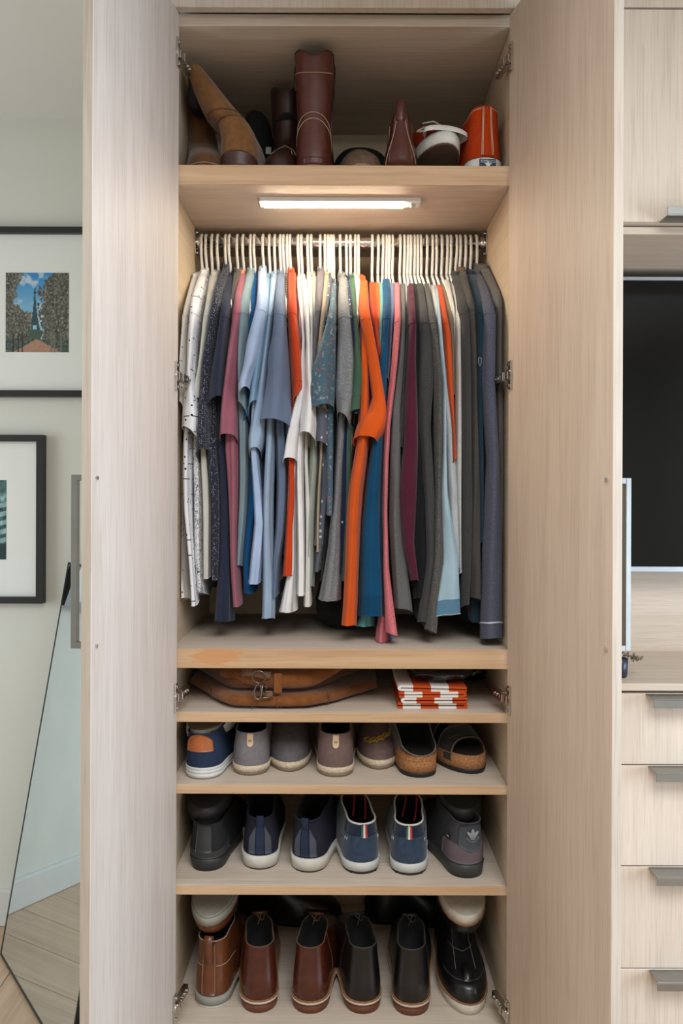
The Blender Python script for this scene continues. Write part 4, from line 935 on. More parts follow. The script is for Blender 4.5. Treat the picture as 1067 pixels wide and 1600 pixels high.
# black sneaker pair stacked on the left
KN = plain('black_knit', (32, 33, 35), .8, 0, .15, 60, .3, .2, 500)
def black_sneaker(label, x, y, yaw):
    s = Shoe('black_sneaker', label, 'sneaker', Z_E, x, y, yaw, .30, .042, .053, 1, 'sneakers on the shelf')
    s.sole([('outsole', .028, rubber('charcoal', (44, 45, 46), .5), (.94, 1.06))])
    s.upper(LOW, KN, DARK); z = s.st
    s.patch('heel_panel', -.05, .05, z+.016, z+.076, plain('charcoal_panel', (48, 49, 51), .45), .002)
    s.patch('heel_counter', -.22, .22, z+.002, lambda k: z+.03-.012*math.sin(math.pi*k), rubber('charcoal2', (50, 51, 52), .5), .0022, 12, 4)
    return s
black_sneaker('black sneaker at the left end of the sneaker shelf', 320, 1363, -6)
k2 = black_sneaker('upside-down black sneaker lying on its partner at the left', 320, 1363, 0)
flip_on(k2, 322, .568, 1.735, 4, 11)
# grey three-leaf sneaker pair stacked on the right
GRY = plain('grey_ripstop', (62, 62, 66), .8, 0, .1, 60, .2, .2, 600); LIL = plain('lilac_panel', (98, 84, 90), .8, 0, .1, 50); CNT = plain('slate_counter', (58, 64, 70), .6)
def grey_sneaker(label, x, y, yaw):
    s = Shoe('grey_sneaker', label, 'sneaker', Z_E, x, y, yaw, .30, .0425, .053, -1, 'sneakers on the shelf')
    s.sole([('outsole', .030, rubber('ash', (54, 54, 52), .5), (.96, 1.06))])
    s.upper([(0, .002, .99, .0415, .052), (.02, -.004, .985, .0415, .052), (.04, .0, .93, .040, .048), (.054, .006, .83, .038, .044), (.066, .010, .71, .036, .040), (.080, .008, .60, .034, .036), (.092, .004, .54, .032, .033, 0, .05)], GRY, DARK, trim=GRY, trim_r=.0022)
    z = s.st
    s.patch('heel_panel', -.26, .26, z+.002, lambda k: z+.046, LIL, .0012, 14)
    s.patch('heel_counter', -.085, .085, lambda k: z+.030+.016*abs(2*k-1)**2, lambda k: z+.092-.006*abs(2*k-1), CNT, .0028)
    s.patch('side_label', -.185, -.145, z+.046, z+.057, plain('label_black', (16, 16, 16), .6), .004, 4, 3)
    s.patch('side_label_print', -.178, -.152, z+.050, z+.054, plain('label_white', (190, 186, 178), .6), .0052, 4, 2)
    return s
g1 = grey_sneaker('grey sneaker with three-leaf emblem on the heel', 739, 1372, 13)
z = g1.st; EMB = plain('emblem_silver', (140, 144, 148), .5)
bm = bmesh.new()
def leaf(cx, cz, ang, l, w_):
    ps = []
    for k in range(14):
        a = 2*math.pi*k/14; lx = w_*math.sin(a)*(1-.25*math.cos(a)); lz = l*math.cos(a)
        ps.append((cx+lx*math.cos(ang)-lz*math.sin(ang), cz+lx*math.sin(ang)+lz*math.cos(ang)))
    return ps
yb_ = -.0062
def addpoly(ps):
    a = [bm.verts.new((p[0], yb_, p[1])) for p in ps]; b = [bm.verts.new((p[0], yb_+.001, p[1])) for p in ps]
    bm.faces.new(a)
    for i_ in range(len(ps)): bm.faces.new((a[i_], b[i_], b[(i_+1) % len(ps)], a[(i_+1) % len(ps)]))
ec = z+.066
addpoly(leaf(0, ec+.008, 0, .0095, .0042)); addpoly(leaf(-.0075, ec+.0055, R(42), .0085, .0036)); addpoly(leaf(.0075, ec+.0055, R(-42), .0085, .0036))
for zz, hw in ((-.0022, .0078), (-.0046, .0062), (-.0068, .0046)): addpoly([(-hw, ec+zz), (hw, ec+zz), (hw*.95, ec+zz+.0013), (-hw*.95, ec+zz+.0013)])
from_bm('three_leaf_emblem', bm, EMB, g1.up)
for k in range(11):
    a = R(200+14*k); t_ = text_mesh('lettering', 'ORIGINALSOR'[k], .0045, EMB, g1.up, Matrix.Translation((.0145*math.cos(a), yb_+.0002, ec+.003+.0145*math.sin(a))) @ Matrix.Rotation(-(a-R(270)), 4, 'Y') @ FACE)
g2 = grey_sneaker('upside-down grey sneaker lying on its partner at the right', 725, 1372, 0)
flip_on(g2, 726, .568, 1.735, -3, 11)
# ---- slip-on shelf
SG = canvas('grey_canvas', (120, 116, 118)); SGD = canvas('grey_canvas_toe', (100, 97, 98)); SB = canvas('mauve_brown', (112, 92, 88))
TABL = plain('leather_tab', (206, 176, 146), .6); GUM = rubber('gum', (128, 112, 92))
SLIP = [(0, .002, .99, .0415, .052), (.018, -.004, .985, .042, .0525), (.034, -.002, .93, .0415, .049), (.046, .002, .84, .040, .0455), (.056, .006, .74, .0385, .042), (.066, .008, .63, .037, .0385), (.074, .008, .54, .036, .035, 0, .06)]
def slip_on(label, x, y, yaw, side, mat, Y=None, tab=True, tabtxt='M'):
    s = Shoe('slip_on_shoe', label, 'shoe', Z_D, x, y, yaw, .29, .0425, .053, side, 'shoes on the slip-on shelf', Y=Y)
    s.sole([('outsole', .009, GUM, (.94, 1.0)), ('rope_band', .013, ROPE, (1.02, 1.04))])
    s.upper(SLIP, mat, DARK, trim=mat, trim_r=.0015); z = s.st
    if tab:
        s.patch('heel_tab', -.019, .019, lambda k: z+.052-.008*math.sin(math.pi*k)**.5, z+.0745, TABL, .0022, 10, 6)
        text_mesh('tab_mark', tabtxt, .009, plain('mark_brown', (82, 62, 44), .7), s.up, Matrix.Translation((0, -.0038, z+.058)) @ FACE)
    return s
slip_on('grey canvas slip-on with leather tab, heel towards the room', 392, 1213, 3, 1, SG)
t1 = slip_on('grey canvas slip-on with its toe towards the room', 453, 1208, 0, 1, SGD, 1.72, False)
slip_on('mauve brown canvas slip-on with leather tab, heel towards the room', 526, 1215, 0, -1, SB)
t2 = slip_on('mauve brown canvas slip-on with gold embroidery on the toe', 590, 1203, 0, 1, SB, 1.72, False)
for s, xp, yp, yaw in ((t1, 453, 1207, 183), (t2, 592, 1203, 176)):
    Yt = F*(ZC-Z_D)/(yp-CY); a = R(yaw); s.o.rotation_euler = (0, 0, a)
    s.o.location = ((xp-CX)*Yt/F+math.sin(a)*.29, Yt-math.cos(a)*.29, Z_D)
z = t2.st; GOLD = plain('gold_thread', (186, 146, 52), .6, 0, .2)
em = []
us_ = [math.copysign(.62+.38*(1-q*q)**(1/2.3), q) for q in [.64-.1067*k for k in range(13)]]
for k, u_ in enumerate(us_):
    hz = z+.034+.0011*k+.0015*math.sin(k*2.2); c = t2.pt(u_, hz, .0016); sl_ = (t2.pt(u_, hz+.004, .0016)-t2.pt(u_, hz-.004, .0016)).normalized(); r_ = .0036+.0012*math.sin(k*1.7)
    em.append([c+Vector((r_*.8*math.cos(a_)+.001*math.sin(2*a_), 0, 0))+sl_*r_*1.5*math.sin(a_) for a_ in [2*math.pi*q/10 for q in range(9 if k % 2 else 11)]])
em.append([t2.pt(u_, z+.032+.0011*k, .0018) for k, u_ in enumerate(us_)])
em.append([t2.pt(u_, hz, .0018) for u_, hz in ((-.93, z+.050), (-.91, z+.055), (-.88, z+.056))])
tubes('embroidery', em, .0015, GOLD, t2.up, 5)
# navy pair with tan heel tab
NVC = canvas('navy_canvas', (40, 53, 76)); TANL = leather('tan_tab', (166, 92, 46), .5); WHS = rubber('white_sole', (214, 214, 210))
def navy_casual(label, x, y, yaw):
    s = Shoe('navy_casual_shoe', label, 'shoe', Z_D, x, y, yaw, .29, .042, .053, 1, 'shoes on the slip-on shelf')
    s.sole([('outsole', .003, GUM, .96), ('midsole', .009, WHS, (1.0, 1.05)), ('midsole', .008, WHS, (1.02, 1.05)), ('midsole', .006, WHS, (1.03, 1.04))])
    s.upper(SLIP, NVC, DARK, trim=NVC, trim_r=.002); z = s.st
    s.patch('heel_tab', -.085, .085, z+.036, lambda k: z+.074-.016*abs(2*k-1)**2.5, TANL, .0025)
    return s
navy_casual('navy casual shoe with tan leather heel tab and white sole', 312, 1219, -8)
n2 = navy_casual('upside-down navy casual shoe showing its tan sole', 312, 1219, 0)
flip_on(n2, 312, .757, 1.715, -8, 5)
ov = [Vector((.030*math.cos(a), .13+.118*math.sin(a), -.0006)) for a in [2*math.pi*k/28 for k in range(28)]]
v = [Vector((0, .13, -.0012))]+[p-Vector((0, 0, .0006)) for p in ov]+ov
f = [(0, 1+(k+1) % 28, 1+k) for k in range(28)]+[(1+k, 1+(k+1) % 28, 29+(k+1) % 28, 29+k) for k in range(28)]
mesh('sole_insert', v, f, plain('tan_sole_insert', (186, 152, 116), .7), n2.o, False)
# cork clog and two-strap sandal
CORK = plain('cork', (156, 108, 70), .9, 0, .45, 330, .2, .4, 300); FOOT_SHADE = plain('footbed', (44, 34, 26), .9, 0, .2); CLK = suede('dark_brown', (44, 38, 34)); EDG = plain('strap_edge', (108, 96, 84), .8)  # footbed colour darkened to paint in the shade under the straps
def cork_base(name, label, x, y, yaw, side, Y=None, ck=.024):
    s = Shoe(name, label, 'sandal', Z_D, x, y, yaw, .285, .043, .055, side, 'shoes on the slip-on shelf', Y=Y, cant=.25)
    s.sole([('outsole', .011, BLACKR, (.98, 1.02)), ('cork_footbed', ck, CORK, (1.03, 1.0))])
    z = s.st
    rs = [s.ring((z, 0, 1, .043, .055)), s.ring((z+.006, -.002, 1.0, .0435, .0555)), s.ring((z+.0065, .012, .988, .0395, .051)), s.ring((z+.0012, .05, .95, .034, .045))]
    v, f = loft(rs, True, False, True); ob = mesh('footbed_rim', v, f, [CORK, FOOT_SHADE], s.o, True)
    for p in ob.data.polygons:
        if p.index >= 2*len(rs[0]): p.material_index = 1
    return s
def arch(s, name, t0, t1, h0, h1, mat, par=None, thick=.003, skew=0, n=16, m=6, back=0):
    """band over the foot from t0 to t1 (fractions of the length)"""
    v = []
    for lay in (0, 1):
        for j in range(m+1):
            t = lerp(t0, t1, j/m); h = lerp(h0, h1, j/m)
            for i in range(n+1):
                a = math.pi*i/n; ca, sa = math.cos(a), math.sin(a)
                tt = t+skew*ca+back*(1-sa); hw = half_w(min(.97, max(.03, tt)), s.wh, s.wb)*1.03-lay*thick
                v.append(Vector((hw*math.copysign(abs(ca)**.75, ca), tt*s.L, s.st-.012+(h-lay*thick)*sa**.8)))
    q = (m+1)*(n+1); f = []
    for j in range(m):
        for i in range(n):
            a = j*(n+1)+i; f.append((a, a+1, a+n+2, a+n+1)); f.append((q+a+n+1, q+a+n+2, q+a+1, q+a))
    for i in range(n):
        f.append((i+1, i, q+i, q+i+1)); b = m*(n+1); f.append((b+i, b+i+1, q+b+i+1, q+b+i))
    ob = mesh(name, v, f, mat, par or s.o)
    tubes('strap_edge', [[v[i] for i in range(n+1)], [v[m*(n+1)+i] for i in range(n+1)]], .0013, EDG, ob, 5)
    return ob
cl = cork_base('clog', 'dark suede clog with cork sole and open back', 661, 1215, 6, -1, None, .030)
cl.upper([(-.004, .0, 1.0, .0435, .0555), (.004, -.002, .99, .0438, .0558), (.006, -.002, .93, .0435, .053, 0, .06), (.007, -.002, .84, .043, .050, 0, .14), (.008, -.002, .74, .0425, .047, 0, .24), (.008, -.002, .64, .042, .044, 0, .36), (.008, -.002, .56, .0415, .041, 0, .48)], CLK, DARK, trim=EDG, trim_r=.0016, depth=.03)
cl.patch('cork_heel', -.20, .20, cl.st-.004, cl.st+.0075, CORK, .0012, 14, 3, cl.o)
sd = cork_base('sandal', 'two-strap dark sandal with cork footbed and buckles', 741, 1208, 180, 1, 1.99)
a = R(196); Yt = F*(ZC-Z_D)/(1209-CY); sd.o.rotation_euler = (0, 0, a); sd.o.location = ((744-CX)*Yt/F+math.sin(a)*.285, Yt-math.cos(a)*.285, Z_D)
BUC = plain('dull_buckle', (96, 92, 88), .35, .9)
for t0, t1, h0, h1 in ((.66, .84, .062, .048), (.36, .54, .082, .070)):
    st = arch(sd, 'strap', t0, t1, h0, h1, CLK, skew=.03)
    c = Vector((.026, (t0+t1)/2*sd.L, sd.st-.012+h1*.98)); w2, l2 = .011, .013
    tubes('buckle', [[c+Vector((-w2, -l2, .003)), c+Vector((w2, -l2, -.006)), c+Vector((w2, l2, -.002)), c+Vector((-w2, l2, .007))]], .0014, BUC, st, 6, True)
    tubes('buckle_pin', [[c+Vector((0, -l2, -.001)), c+Vector((.002, l2, .004))]], .0010, BUC, st, 5)

# ---- top shelf: boots and orange canvas sneakers
TANS = suede('tan_boot', (120, 82, 48)); TANS2 = suede('tan_boot_dark', (98, 66, 40)); HEELB = plain('dark_heel', (70, 42, 36), .35, 0, .2, 150); BROWN = leather('red_brown', (82, 37, 27), .32); BROWND = leather('dark_red_brown', (52, 28, 23), .38)
SOLET = plain('tan_sole', (150, 122, 98), .7, 0, .15)
def tall_boot(name, label, x, Yh, yaw, rings, mat, L=.29, solem=SOLET, heelm=HEELB, trim=None, side=1, wh=.040, wb=.050, lift=0):
    s = Shoe(name, label, 'boot', Z_A, x, 0, yaw, L, wh, wb, side, 'boots on the top shelf', Y=Yh)
    s.sole([('sole', .012, solem, (.97, 1.0)), ('welt', .005, solem, 1.05)])
    hl = [s.ring((-.0+zz, .0, .26, k_, k_)) for zz, k_ in ((0, .034), (.014, .036), (.028, .038))]
    v, f = loft(hl, True, True, True); 
    s.upper(rings, mat, DARK, trim=trim, depth=.09); return s
# slumped tan suede boot (right one): foot forward, shaft folding towards the left
tb = tall_boot('tan_suede_boot', 'slumped tan suede boot with its shaft folded leftwards', 366, 1.693, -4, [
    (0, .0, .98, .041, .049), (.03, -.004, .95, .043, .048), (.060, .0, .80, .042, .045), (.085, .01, .62, .040, .042, -.004), (.108, .02, .50, .037, .038, -.014), (.122, .01, .46, .040, .040, -.030), (.140, .02, .46, .041, .041, -.045), (.165, .04, .46, .038, .038, -.062), (.195, .06, .45, .032, .033, -.080), (.225, .08, .43, .024, .025, -.096), (.252, .12, .40, .015, .016, -.110)], TANS)
tb.patch('heel_counter', -.17, .17, tb.st-.008, lambda k: tb.st+.018+.014*math.sin(math.pi*k), HEELB, .0026)
tubes('fold_crease', [[tb.pt(u, tb.st+.113+.006*math.sin(8*u), .0018) for u in [-.3+.06*k for k in range(11)]], [tb.pt(u, tb.st+.128+.01*u, .0018) for u in [-.2+.05*k for k in range(11)]]], .0020, TANS2, tb.up, 6)
tb.line('top_stitch', [arc_line(-.9, .9, tb.st+.24, tb.st+.24, 16)], .0006, THR, .0012)
tb2 = tall_boot('tan_suede_boot', 'darker tan suede boot leaning against the left side panel', 322, 1.72, 172, [
    (0, .0, 1.0, .040, .049), (.03, .0, .97, .041, .047), (.055, .0, .82, .040, .043, .002), (.080, .01, .62, .038, .040, .008), (.105, .015, .50, .036, .037, .014), (.14, .01, .46, .036, .036, .020), (.18, .02, .46, .033, .033, .028), (.21, .05, .44, .026, .026, .034), (.245, .08, .40, .016, .016, .044)], TANS2, L=.235)
aa = R(186); tb2.o.rotation_euler = (0, 0, aa); tb2.o.location = ((318-CX)*1.695/F+math.sin(aa)*.235, 1.695-math.cos(aa)*.235, Z_A)
tb2.line('toe_welt', [[(u, tb2.st+.006) for u in (.7, .78, .86, .92, .97, 1, -.97, -.92, -.86, -.78, -.7)]], .0016, SOLET, .002)
def flop(s, x, Yt, yaw, rx=0, ry=0, L=.29):
    a_ = R(yaw); s.o.rotation_euler = (R(rx), R(ry), a_); s.o.location = ((x-CX)*Yt/F+math.sin(a_)*L, Yt-math.cos(a_)*L, Z_A)
ROPER = [(0, .0, .99, .040, .049), (.026, -.002, .97, .041, .048), (.046, .0, .90, .041, .045), (.066, .004, .76, .040, .041), (.092, .008, .62, .038, .038), (.12, .010, .53, .037, .037), (.155, .004, .52, .040, .040), (.20, -.004, .53, .043, .043), (.235, -.008, .54, .045, .045), (.262, -.010, .54, .046, .046, 0, 0, -.022)]
rp = tall_boot('roper_boot', 'tall red-brown leather roper boot standing heel forward', 487, 1.690, 0, ROPER, BROWN, trim=BROWND)
z = rp.st
for q_ in (arc_line(-.20, .20, z+.052, z+.052, 20, .052), arc_line(-.23, .23, z+.058, z+.058, 20, .060), arc_line(-.17, .17, z+.226, z+.226, 16, -.022)): rp.line('counter_stitch', [q_], .0009, THR, .001)
rp.patch('heel_block', -.055, .055, z-.016, z+.016, BROWN, .003)
rp.line('side_piping', [arc_line(.5, .5, z+.02, z+.235), arc_line(-.5, -.5, z+.02, z+.235)], .0016, BROWND, .001)
for sg_ in (1, -1): strap_loop(rp.o, [Vector((sg_*.040, .27*.29, z+.205)), Vector((sg_*.043, .27*.29, z+.235)), Vector((sg_*.040, .27*.29, z+.262)), Vector((sg_*.036, .27*.29, z+.235))], .006, BROWND, 'pull_strap')
rp2 = tall_boot('roper_boot', 'dark brown roper boot standing toe forward left of the tall one', 436, 1.99, 180, ROPER, BROWND)
flop(rp2, 432, 1.70, 176, 0, 0)
z = rp2.st
rp2.line('vamp_stitch', [[(.86, z+.05), (.94, z+.085), (1, z+.10), (-.94, z+.085), (-.86, z+.05)], [(.94, z+.05), (.97, z+.09)], [(-.94, z+.05), (-.97, z+.09)]], .0009, THR, .001)
# brown boot with pull tab, heel forward
ck = tall_boot('brown_ankle_boot', 'brown ankle boot with a pull tab standing heel forward', 624, 1.70, -4, [(0, .0, 1.0, .040, .050), (.02, -.003, .99, .0405, .050), (.04, .004, .92, .037, .046), (.056, .014, .80, .033, .042), (.075, .026, .66, .028, .038), (.10, .034, .54, .024, .033), (.125, .036, .46, .021, .030)], BROWN, heelm=HEELB)
z = ck.st
ck.patch('back_strap', -.075, .075, z+.003, z+.124, BROWN, .0015)
ck.line('back_stitch', [arc_line(-.10, -.045, z+.01, z+.11), arc_line(.10, .045, z+.01, z+.11), arc_line(-.045, .045, z+.11, z+.11, 8, .004)], .0011, THR, .0022)
strap_loop(ck.o, [Vector((0, .008, z+.108)), Vector((0, .006, z+.130)), Vector((0, .008, z+.150)), Vector((0, .014, z+.156)), Vector((0, .020, z+.146))], .0105, BROWN, 'pull_tab')
ck.line('gore_edge', [arc_line(-.30, -.42, z+.03, z+.122, 10, 0)], .0012, THR, .001)
# worn brown shoe, toe forward
wn = Shoe('brown_lace_shoe', 'worn brown shoe lying toe forward between the boots', 'shoe', Z_A, 563, 0, 180, .28, .040, .050, 1, 'boots on the top shelf', Y=1.98)
wn.sole([('sole', .018, SOLET, (.97, 1.0))]); wn.upper(LOW, plain('worn_brown', (98, 76, 60), .8, 0, .3, 60), DARK)
flop(wn, 563, 1.685, 180, 0, 0, .28)
tubes('lace', [[Vector((.010, .17, wn.st+.045)), Vector((.014, .165, wn.st+.062)), Vector((.018, .16, wn.st+.058))], [Vector((-.012, .17, wn.st+.045)), Vector((-.020, .16, wn.st+.060))]], .0025, plain('dark_lace2', (48, 34, 28), .8), wn.o, 6)
# orange canvas sneakers
ORC = canvas('orange', (176, 58, 17)); WRUB = rubber('white_rubber', (224, 222, 216), .5); NVY = plain('patch_navy', (26, 34, 62), .5)
def high_top(label, x, Yh, yaw, low=False):
    s = Shoe('orange_high_top', label, 'sneaker', Z_A, x, 0, yaw, .295, .042, .051, 1, 'orange canvas sneakers on the top shelf', Y=Yh)
    s.sole([('outsole', .004, plain('brown_outsole', (96, 76, 62), .8), .97), ('midsole', .030, WRUB, (1.0, 1.02)), ('pinstripe', .002, plain('dark_pinstripe', (70, 24, 20), .6), 1.015)])
    s.upper([(0, .004, .99, .0405, .050), (.016, .004, .97, .040, .048), (.03, .010, .88, .039, .044), (.045, .014, .74, .0375, .041), (.062, .018, .62, .036, .038), (.085, .020, .53, .034, .036), (.105, .020, .48, .033, .035), (.118, .020, .46, .032, .034, 0, -.10)], ORC, DARK)
    z = s.st
    s.patch('back_strip', -.036, .036, z+.002, z+.116, ORC, .0015)
    w_ = plain('white_thread', (226, 206, 176), .8)
    s.line('strip_stitch', [arc_line(q, q*.9, z+.004, z+.114) for q in (-.034, -.026, .026, .034)], .0006, w_, .0026)
    s.line('top_stitch', [arc_line(-.6, .6, z+.112, z+.112, 24)], .0006, w_, .0012)
    b = lambda x_, y_, z_: Vector((x_, y_*.295, z_+z))
    tubes('lace', [catmull([b(sg_*.026, .62, .062), b(sg_*.040, .55, .070), b(sg_*.036, .50, .082), b(sg_*.020, .52, .09)], 5) for sg_ in (1, -1)]+[catmull([b(sg_*.030, .70, .046), b(sg_*.046, .64, .052), b(sg_*.038, .58, .066)], 5) for sg_ in (1, -1)]+[[b(-.026, y_, h_), b(0, y_+.02, h_+.006), b(.026, y_, h_)] for y_, h_ in ((.68, .052), (.60, .066), (.54, .084), (.50, .102))], .0022, WTR, s.o, 6)
    tc = []
    rs = [s.ring((s.st+h_, .80-.0*h_, 1.0-k_, .046-k2, .0505-k2)) for h_, k_, k2 in ((-.004, -.003, -.001), (.006, -.002, -.001), (.013, .02, .004), (.018, .06, .010))]
    v, f = loft(rs, True, False, True); mesh('toe_cap', v, f, WRUB, s.o)
    # heel licence plate with a star
    pl = s.o; zz = .018
    bm2 = bmesh.new(); ys = -.0026
    bbox(bm2, -.0185, .0185, ys, ys+.004, zz-.011, zz+.012); from_bm('heel_plate', bm2, NVY, pl)
    bm2 = bmesh.new(); bbox(bm2, -.0165, .0165, ys-.0004, ys, zz+.0035, zz+.0095); from_bm('plate_band', bm2, plain('plate_silver', (150, 156, 170), .5), pl)
    sv = [(0, ys-.0012, zz-.001)]+[(r_*math.sin(R(36*k)), ys-.0012, zz-.001+r_*math.cos(R(36*k))) for k, r_ in enumerate([.0095, .0038]*5)]
    mesh('star', sv, [(0, 1+(k+1) % 10, 1+k) for k in range(10)], WRUB, pl, False)
    text_mesh('plate_lettering', 'ALL   STAR', .0062, NVY, pl, Matrix.Translation((0, ys-.0006, zz+.0065)) @ FACE)
    return s
high_top('orange canvas high-top standing heel forward at the right', 760, 1.692, 6)
o2 = high_top('orange canvas high-top tipped over with its white toe forward', 695, 1.99, 180)
a_ = R(188); o2.o.rotation_euler = (R(6), R(-4), a_); o2.o.location = ((695-CX)*1.70/F+math.sin(a_)*.292, 1.70-math.cos(a_)*.292, Z_A+.036)
for t_ in (ck, wn, tb, tb2, rp, rp2): pass
# dark soft hat and black bag at the back of the top shelf
def blob(name, label, cat, c, rx, ry, rz, mat, amp=.12, fr=9, flat=True, group=None, seed=0, parent=None, seg=(40, 22), pw=.8):
    v, f = [], []; nu, nv = seg
    for j in range(nv+1):
        b_ = math.pi*j/nv-math.pi/2
        for i_ in range(nu):
            a = 2*math.pi*i_/nu; d = Vector((math.cos(a)*math.cos(b_), math.sin(a)*math.cos(b_), math.sin(b_)))
            d = Vector([math.copysign(abs(t)**pw, t) for t in d]); k = 1+amp*noise.fractal(d*fr*.25+Vector((seed, 0, 0)), 1, 2, 4)
            p = Vector((d.x*rx*k, d.y*ry*k, rz+d.z*rz*(1+amp*.6*noise.noise(d*fr*.2+Vector((0, seed, 0))))))
            if flat and p.z < 0: p.z = 0
            v.append(p)
    for j in range(nv):
        for i_ in range(nu): f.append((j*nu+i_, j*nu+(i_+1) % nu, (j+1)*nu+(i_+1) % nu, (j+1)*nu+i_))
    o = mesh(name, v, f, mat, parent); o.location = c
    if label: tag(o, label, cat, group)
    return o
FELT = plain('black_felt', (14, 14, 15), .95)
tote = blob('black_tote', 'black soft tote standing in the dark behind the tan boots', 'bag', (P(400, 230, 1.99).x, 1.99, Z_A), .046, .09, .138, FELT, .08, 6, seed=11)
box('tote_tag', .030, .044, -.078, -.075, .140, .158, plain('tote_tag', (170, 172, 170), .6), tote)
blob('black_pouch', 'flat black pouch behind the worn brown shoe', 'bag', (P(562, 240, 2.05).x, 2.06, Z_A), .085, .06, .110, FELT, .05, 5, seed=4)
# ---- shelf under the hanging section: suede bag, folded cloth, plastic bag
BAG = suede('bag_tan', (120, 72, 35)); BAGD = suede('bag_fold', (98, 58, 29)); GUN = plain('gunmetal', (120, 112, 104), .25, 1, .1); BSTR = suede('bag_strap', (112, 82, 60))
bx, by = (P(440, 1080, 1.75).x), 1.90
bag = empty('suede_bag', 'folded tan suede duffel bag with a metal clasp', 'bag', (bx, by, Z_C))
def lens(name, xs, yf, yb, z0, z1, mat, parent, seed=0, lump=.004, round_=.5):
    """soft slab: plan outline yf(x) front .. yb(x) back, heights z0..z1 (functions of k in 0..1)"""
    rows = []; n = 34; m = 18
    for i_ in range(n+1):
        k = i_/n; x_ = lerp(xs[0], xs[1], k); ed = max(.04, 1-abs(2*k-1)**5)**.5; ring = []
        for j in range(m):
            a = 2*math.pi*j/m; ca, sa = math.cos(a), math.sin(a)
            ca, sa = math.copysign(abs(ca)**round_, ca), math.copysign(abs(sa)**round_, sa)
            y_ = lerp(yf(k), yb(k), .5-.5*ca); zz0, zz1 = z0(k), z1(k); z_ = lerp(zz0, zz1, .5+.5*sa*ed)
            nn = noise.fractal(Vector((x_*11+seed, y_*11, z_*18)), 1, 2, 3)*lump
            ring.append(Vector((x_, y_+nn, max(.0005, z_+nn*.6))))
        rows.append(ring)
    v, f = loft(rows, True, True, True); return mesh(name, v, f, mat, parent)
X0b, X1b = P(288, 1080, 1.76).x-bx, P(592, 1075, 1.76).x-bx
fy = lambda k: -by+lerp(1.82, 1.672, sstep(0, .30, k)) if k < .5 else -by+lerp(1.672, 1.80, sstep(.62, 1.0, k))
yb2 = lambda k: .22
base = lens('lower_body', (X0b, X1b), fy, yb2, lambda k: .001, lambda k: .034+.014*sstep(.1, .0, k)+.010*sstep(.85, 1, k), BAG, bag, 1)
lens('folded_body', (X0b+.006, X1b-.02), lambda k: fy(k)+.035+.05*sstep(.75, 1, k), yb2, lambda k: .028, lambda k: .085, BAGD, bag, 5)
flp = lens('flap', (P(345, 1060, 1.74).x-bx, P(548, 1060, 1.74).x-bx), lambda k: -by+1.755-.075*math.sin(math.pi*min(1, k*.9+.08)), lambda k: .1, lambda k: .047-.010*math.sin(math.pi*k)+.028*sstep(.7, 1, k), lambda k: .088, BAG, bag, 9, .003)
seam = lambda x_, z_, y_=None: Vector((x_, y_ if y_ is not None else fy((x_-X0b)/(X1b-X0b))-.0015, z_))
tubes('seam', [[seam(P(xp, 0, 1.7).x-bx, zz) for zz in (.004, .014, .024, .032)] for xp in (398, 436)]+[[seam(P(xp, 0, 1.7).x-bx+.004*math.sin(zz*90), zz) for zz in (.004, .012, .02, .028, .036)] for xp in (323, 512)], .0009, BAGD, base, 5)
cxp = P(409, 1070, 1.675).x-bx; cy_ = -by+1.672
st_ = [Vector((cxp-.045, cy_+.02, .080)), Vector((cxp-.02, cy_+.004, .084)), Vector((cxp+.004, cy_-.002, .080)), Vector((cxp+.018, cy_+.004, .078)), Vector((cxp+.022, cy_+.02, .076))]
pp = catmull(st_, 5); v = [p+Vector((0, 0, -.009)) for p in pp]+[p+Vector((0, 0, .007)) for p in pp]+[p+Vector((0, .004, -.009)) for p in pp]+[p+Vector((0, .004, .007)) for p in pp]; n = len(pp)
f = []
for i_ in range(n-1): f += [(i_, i_+1, n+i_+1, n+i_), (2*n+i_, 3*n+i_, 3*n+i_+1, 2*n+i_+1), (n+i_, n+i_+1, 3*n+i_+1, 3*n+i_), (i_, 2*n+i_, 2*n+i_+1, i_+1)]
mesh('strap', v, f, BSTR, bag)
tubes('buckle_ring', [[Vector((cxp-.004+.015*math.cos(a), cy_-.006-.004*math.sin(a), .076+.014*math.sin(a))) for a in [2*math.pi*k/20 for k in range(20)]]], .0018, GUN, bag, 6, True)
tubes('clasp', [catmull([Vector((cxp-.004, cy_-.009, .064)), Vector((cxp-.012, cy_-.011, .050)), Vector((cxp-.012, cy_-.012, .034)), Vector((cxp-.004, cy_-.012, .028)), Vector((cxp+.002, cy_-.011, .038)), Vector((cxp, cy_-.010, .060))], 5), [Vector((cxp-.008, cy_-.011, .032)), Vector((cxp+.026, cy_-.008, .031))], [Vector((cxp+.004, cy_-.009, .060)), Vector((cxp+.004, cy_-.009, .034))]], .0022, GUN, bag, 6)
tubes('clasp_spring', [[Vector((cxp+.013+.004*math.cos(a), cy_-.008-.004*math.sin(a), .042+.0022*a/1.3)) for a in [.5*k for k in range(38)]]], .0009, GUN, bag, 5)
box('strap_keeper', cxp+.012, cxp+.026, cy_-.009, cy_-.003, .032, .045, BSTR, bag)
box('flap_strap', cxp+.028, cxp+.046, cy_+.000, cy_+.006, .038, .082, BAG, bag, .002)
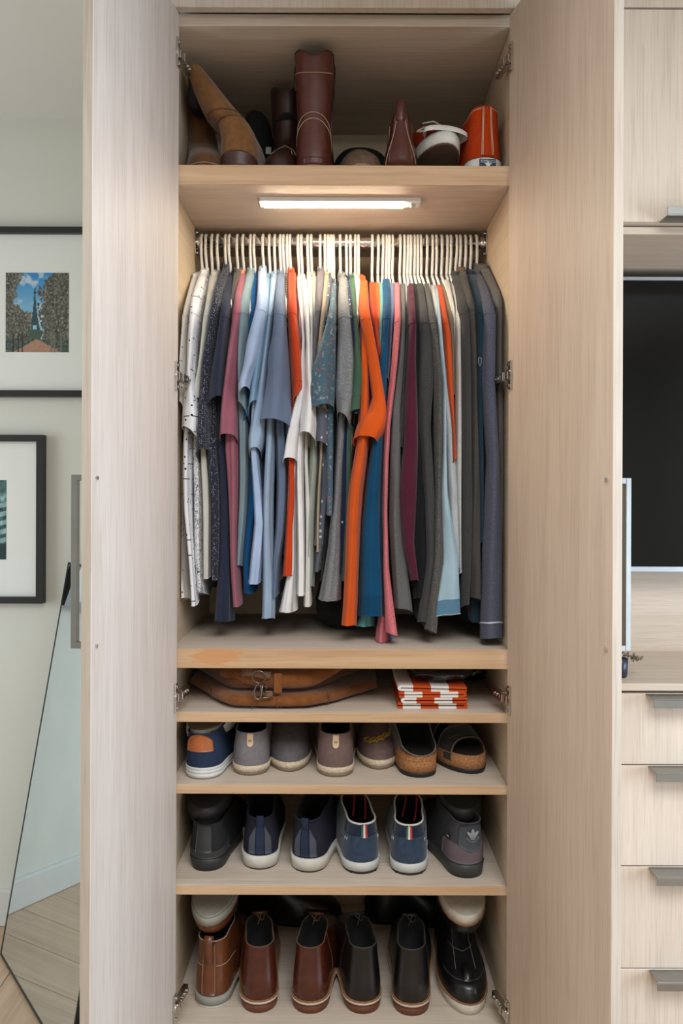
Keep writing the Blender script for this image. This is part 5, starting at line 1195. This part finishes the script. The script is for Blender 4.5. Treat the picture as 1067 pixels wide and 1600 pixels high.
# folded striped cloth
m, nt, b = newmat('striped_cloth'); sx_ = node(nt, 'ShaderNodeSeparateXYZ'); nt.links.new(coords(nt), sx_.inputs[0])
at = node(nt, 'ShaderNodeMath', operation='MULTIPLY_ADD'); at.inputs[1].default_value = 12.5
oi_ = node(nt, 'ShaderNodeMath', operation='MULTIPLY'); oi_.inputs[1].default_value = 7.0; nt.links.new(node(nt, 'ShaderNodeObjectInfo').outputs['Random'], oi_.inputs[0])
nt.links.new(sx_.outputs[0], at.inputs[0]); nt.links.new(oi_.outputs[0], at.inputs[2])
fr_ = node(nt, 'ShaderNodeMath', operation='FRACT'); nt.links.new(at.outputs[0], fr_.inputs[0]); gt = node(nt, 'ShaderNodeMath', operation='GREATER_THAN'); gt.inputs[1].default_value = .5; nt.links.new(fr_.outputs[0], gt.inputs[0])
nt.links.new(mix(nt, gt.outputs[0], lin((222, 214, 208)), lin((186, 74, 34))), b.inputs['Base Color']); b.inputs['Roughness'].default_value = .95; b.inputs['Specular IOR Level'].default_value = .1
M_STRIPE = m
X0c, X1c = P(622, 1090, 1.69).x, P(733, 1090, 1.69).x; cxm = (X0c+X1c)/2; hwc = (X1c-X0c)/2
fc = empty('folded_cloth', 'folded orange and white striped cloth', 'cloth', (cxm, 1.69, Z_C))
for k, (z0_, th_, hw_, op) in enumerate(((.0005, .0125, hwc*.98, 1), (.0135, .0125, hwc*.93, -1), (.0265, .0115, hwc*.95, 1), (.0385, .012, hwc*.97, -1))):
    # each layer is a doubled sheet folded round at one side
    prof = []; t_ = .0046; xr = hw_
    out = [(-xr*op, z0_), (xr*.90*op, z0_)]+[(xr*op*(.90+.10*math.sin(a)), z0_+th_/2-th_/2*math.cos(a)) for a in [math.pi*q/8 for q in range(1, 8)]]+[(xr*.90*op, z0_+th_), (-xr*op, z0_+th_)]
    inn = [(-xr*op, z0_+th_-t_), (xr*.86*op, z0_+th_-t_)]+[(xr*op*(.86+.06*math.sin(a)), z0_+th_/2+(th_/2-t_)*math.cos(a)) for a in [math.pi*q/6 for q in range(1, 6)]]+[(xr*.86*op, z0_+t_), (-xr*op, z0_+t_)]
    prof = out+inn; npf = len(prof); v = []
    for yy in (0, .05, .12, .20):
        for (px2, pz2) in prof:
            w2 = .0016*math.sin(px2*60+k*2+yy*20); v.append((px2+.002*math.sin(k*1.7), yy+.004*math.sin(px2*40+k), max(.0003, pz2+w2*(pz2/.05))))
    f = []
    for r_ in range(3):
        for q in range(npf): f.append((r_*npf+q, r_*npf+(q+1) % npf, (r_+1)*npf+(q+1) % npf, (r_+1)*npf+q))
    f.append(tuple(range(npf))[::-1]); f.append(tuple(3*npf+q for q in range(npf)))
    mesh('fold', v, f, M_STRIPE, fc, False)
PLS = plain('black_plastic', (22, 23, 24), .22, 0, .3, 40, .6, .8, 45)
blob('plastic_bag', 'crumpled black plastic bag on the striped cloth', 'bag', (P(686, 1056, 1.80).x, 1.80, Z_C+.0525), .076, .10, .0165, PLS, .10, 12, seed=8)
blob('plastic_bag', 'second black plastic bag behind the striped cloth', 'bag', (P(742, 1080, 1.93).x, 1.99, Z_C), .05, .085, .038, PLS, .2, 12, seed=3)
# dark bag standing at the back of the hanging section
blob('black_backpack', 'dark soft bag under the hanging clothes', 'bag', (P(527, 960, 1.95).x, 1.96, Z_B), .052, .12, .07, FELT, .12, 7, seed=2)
S.cycles.use_denoising = True
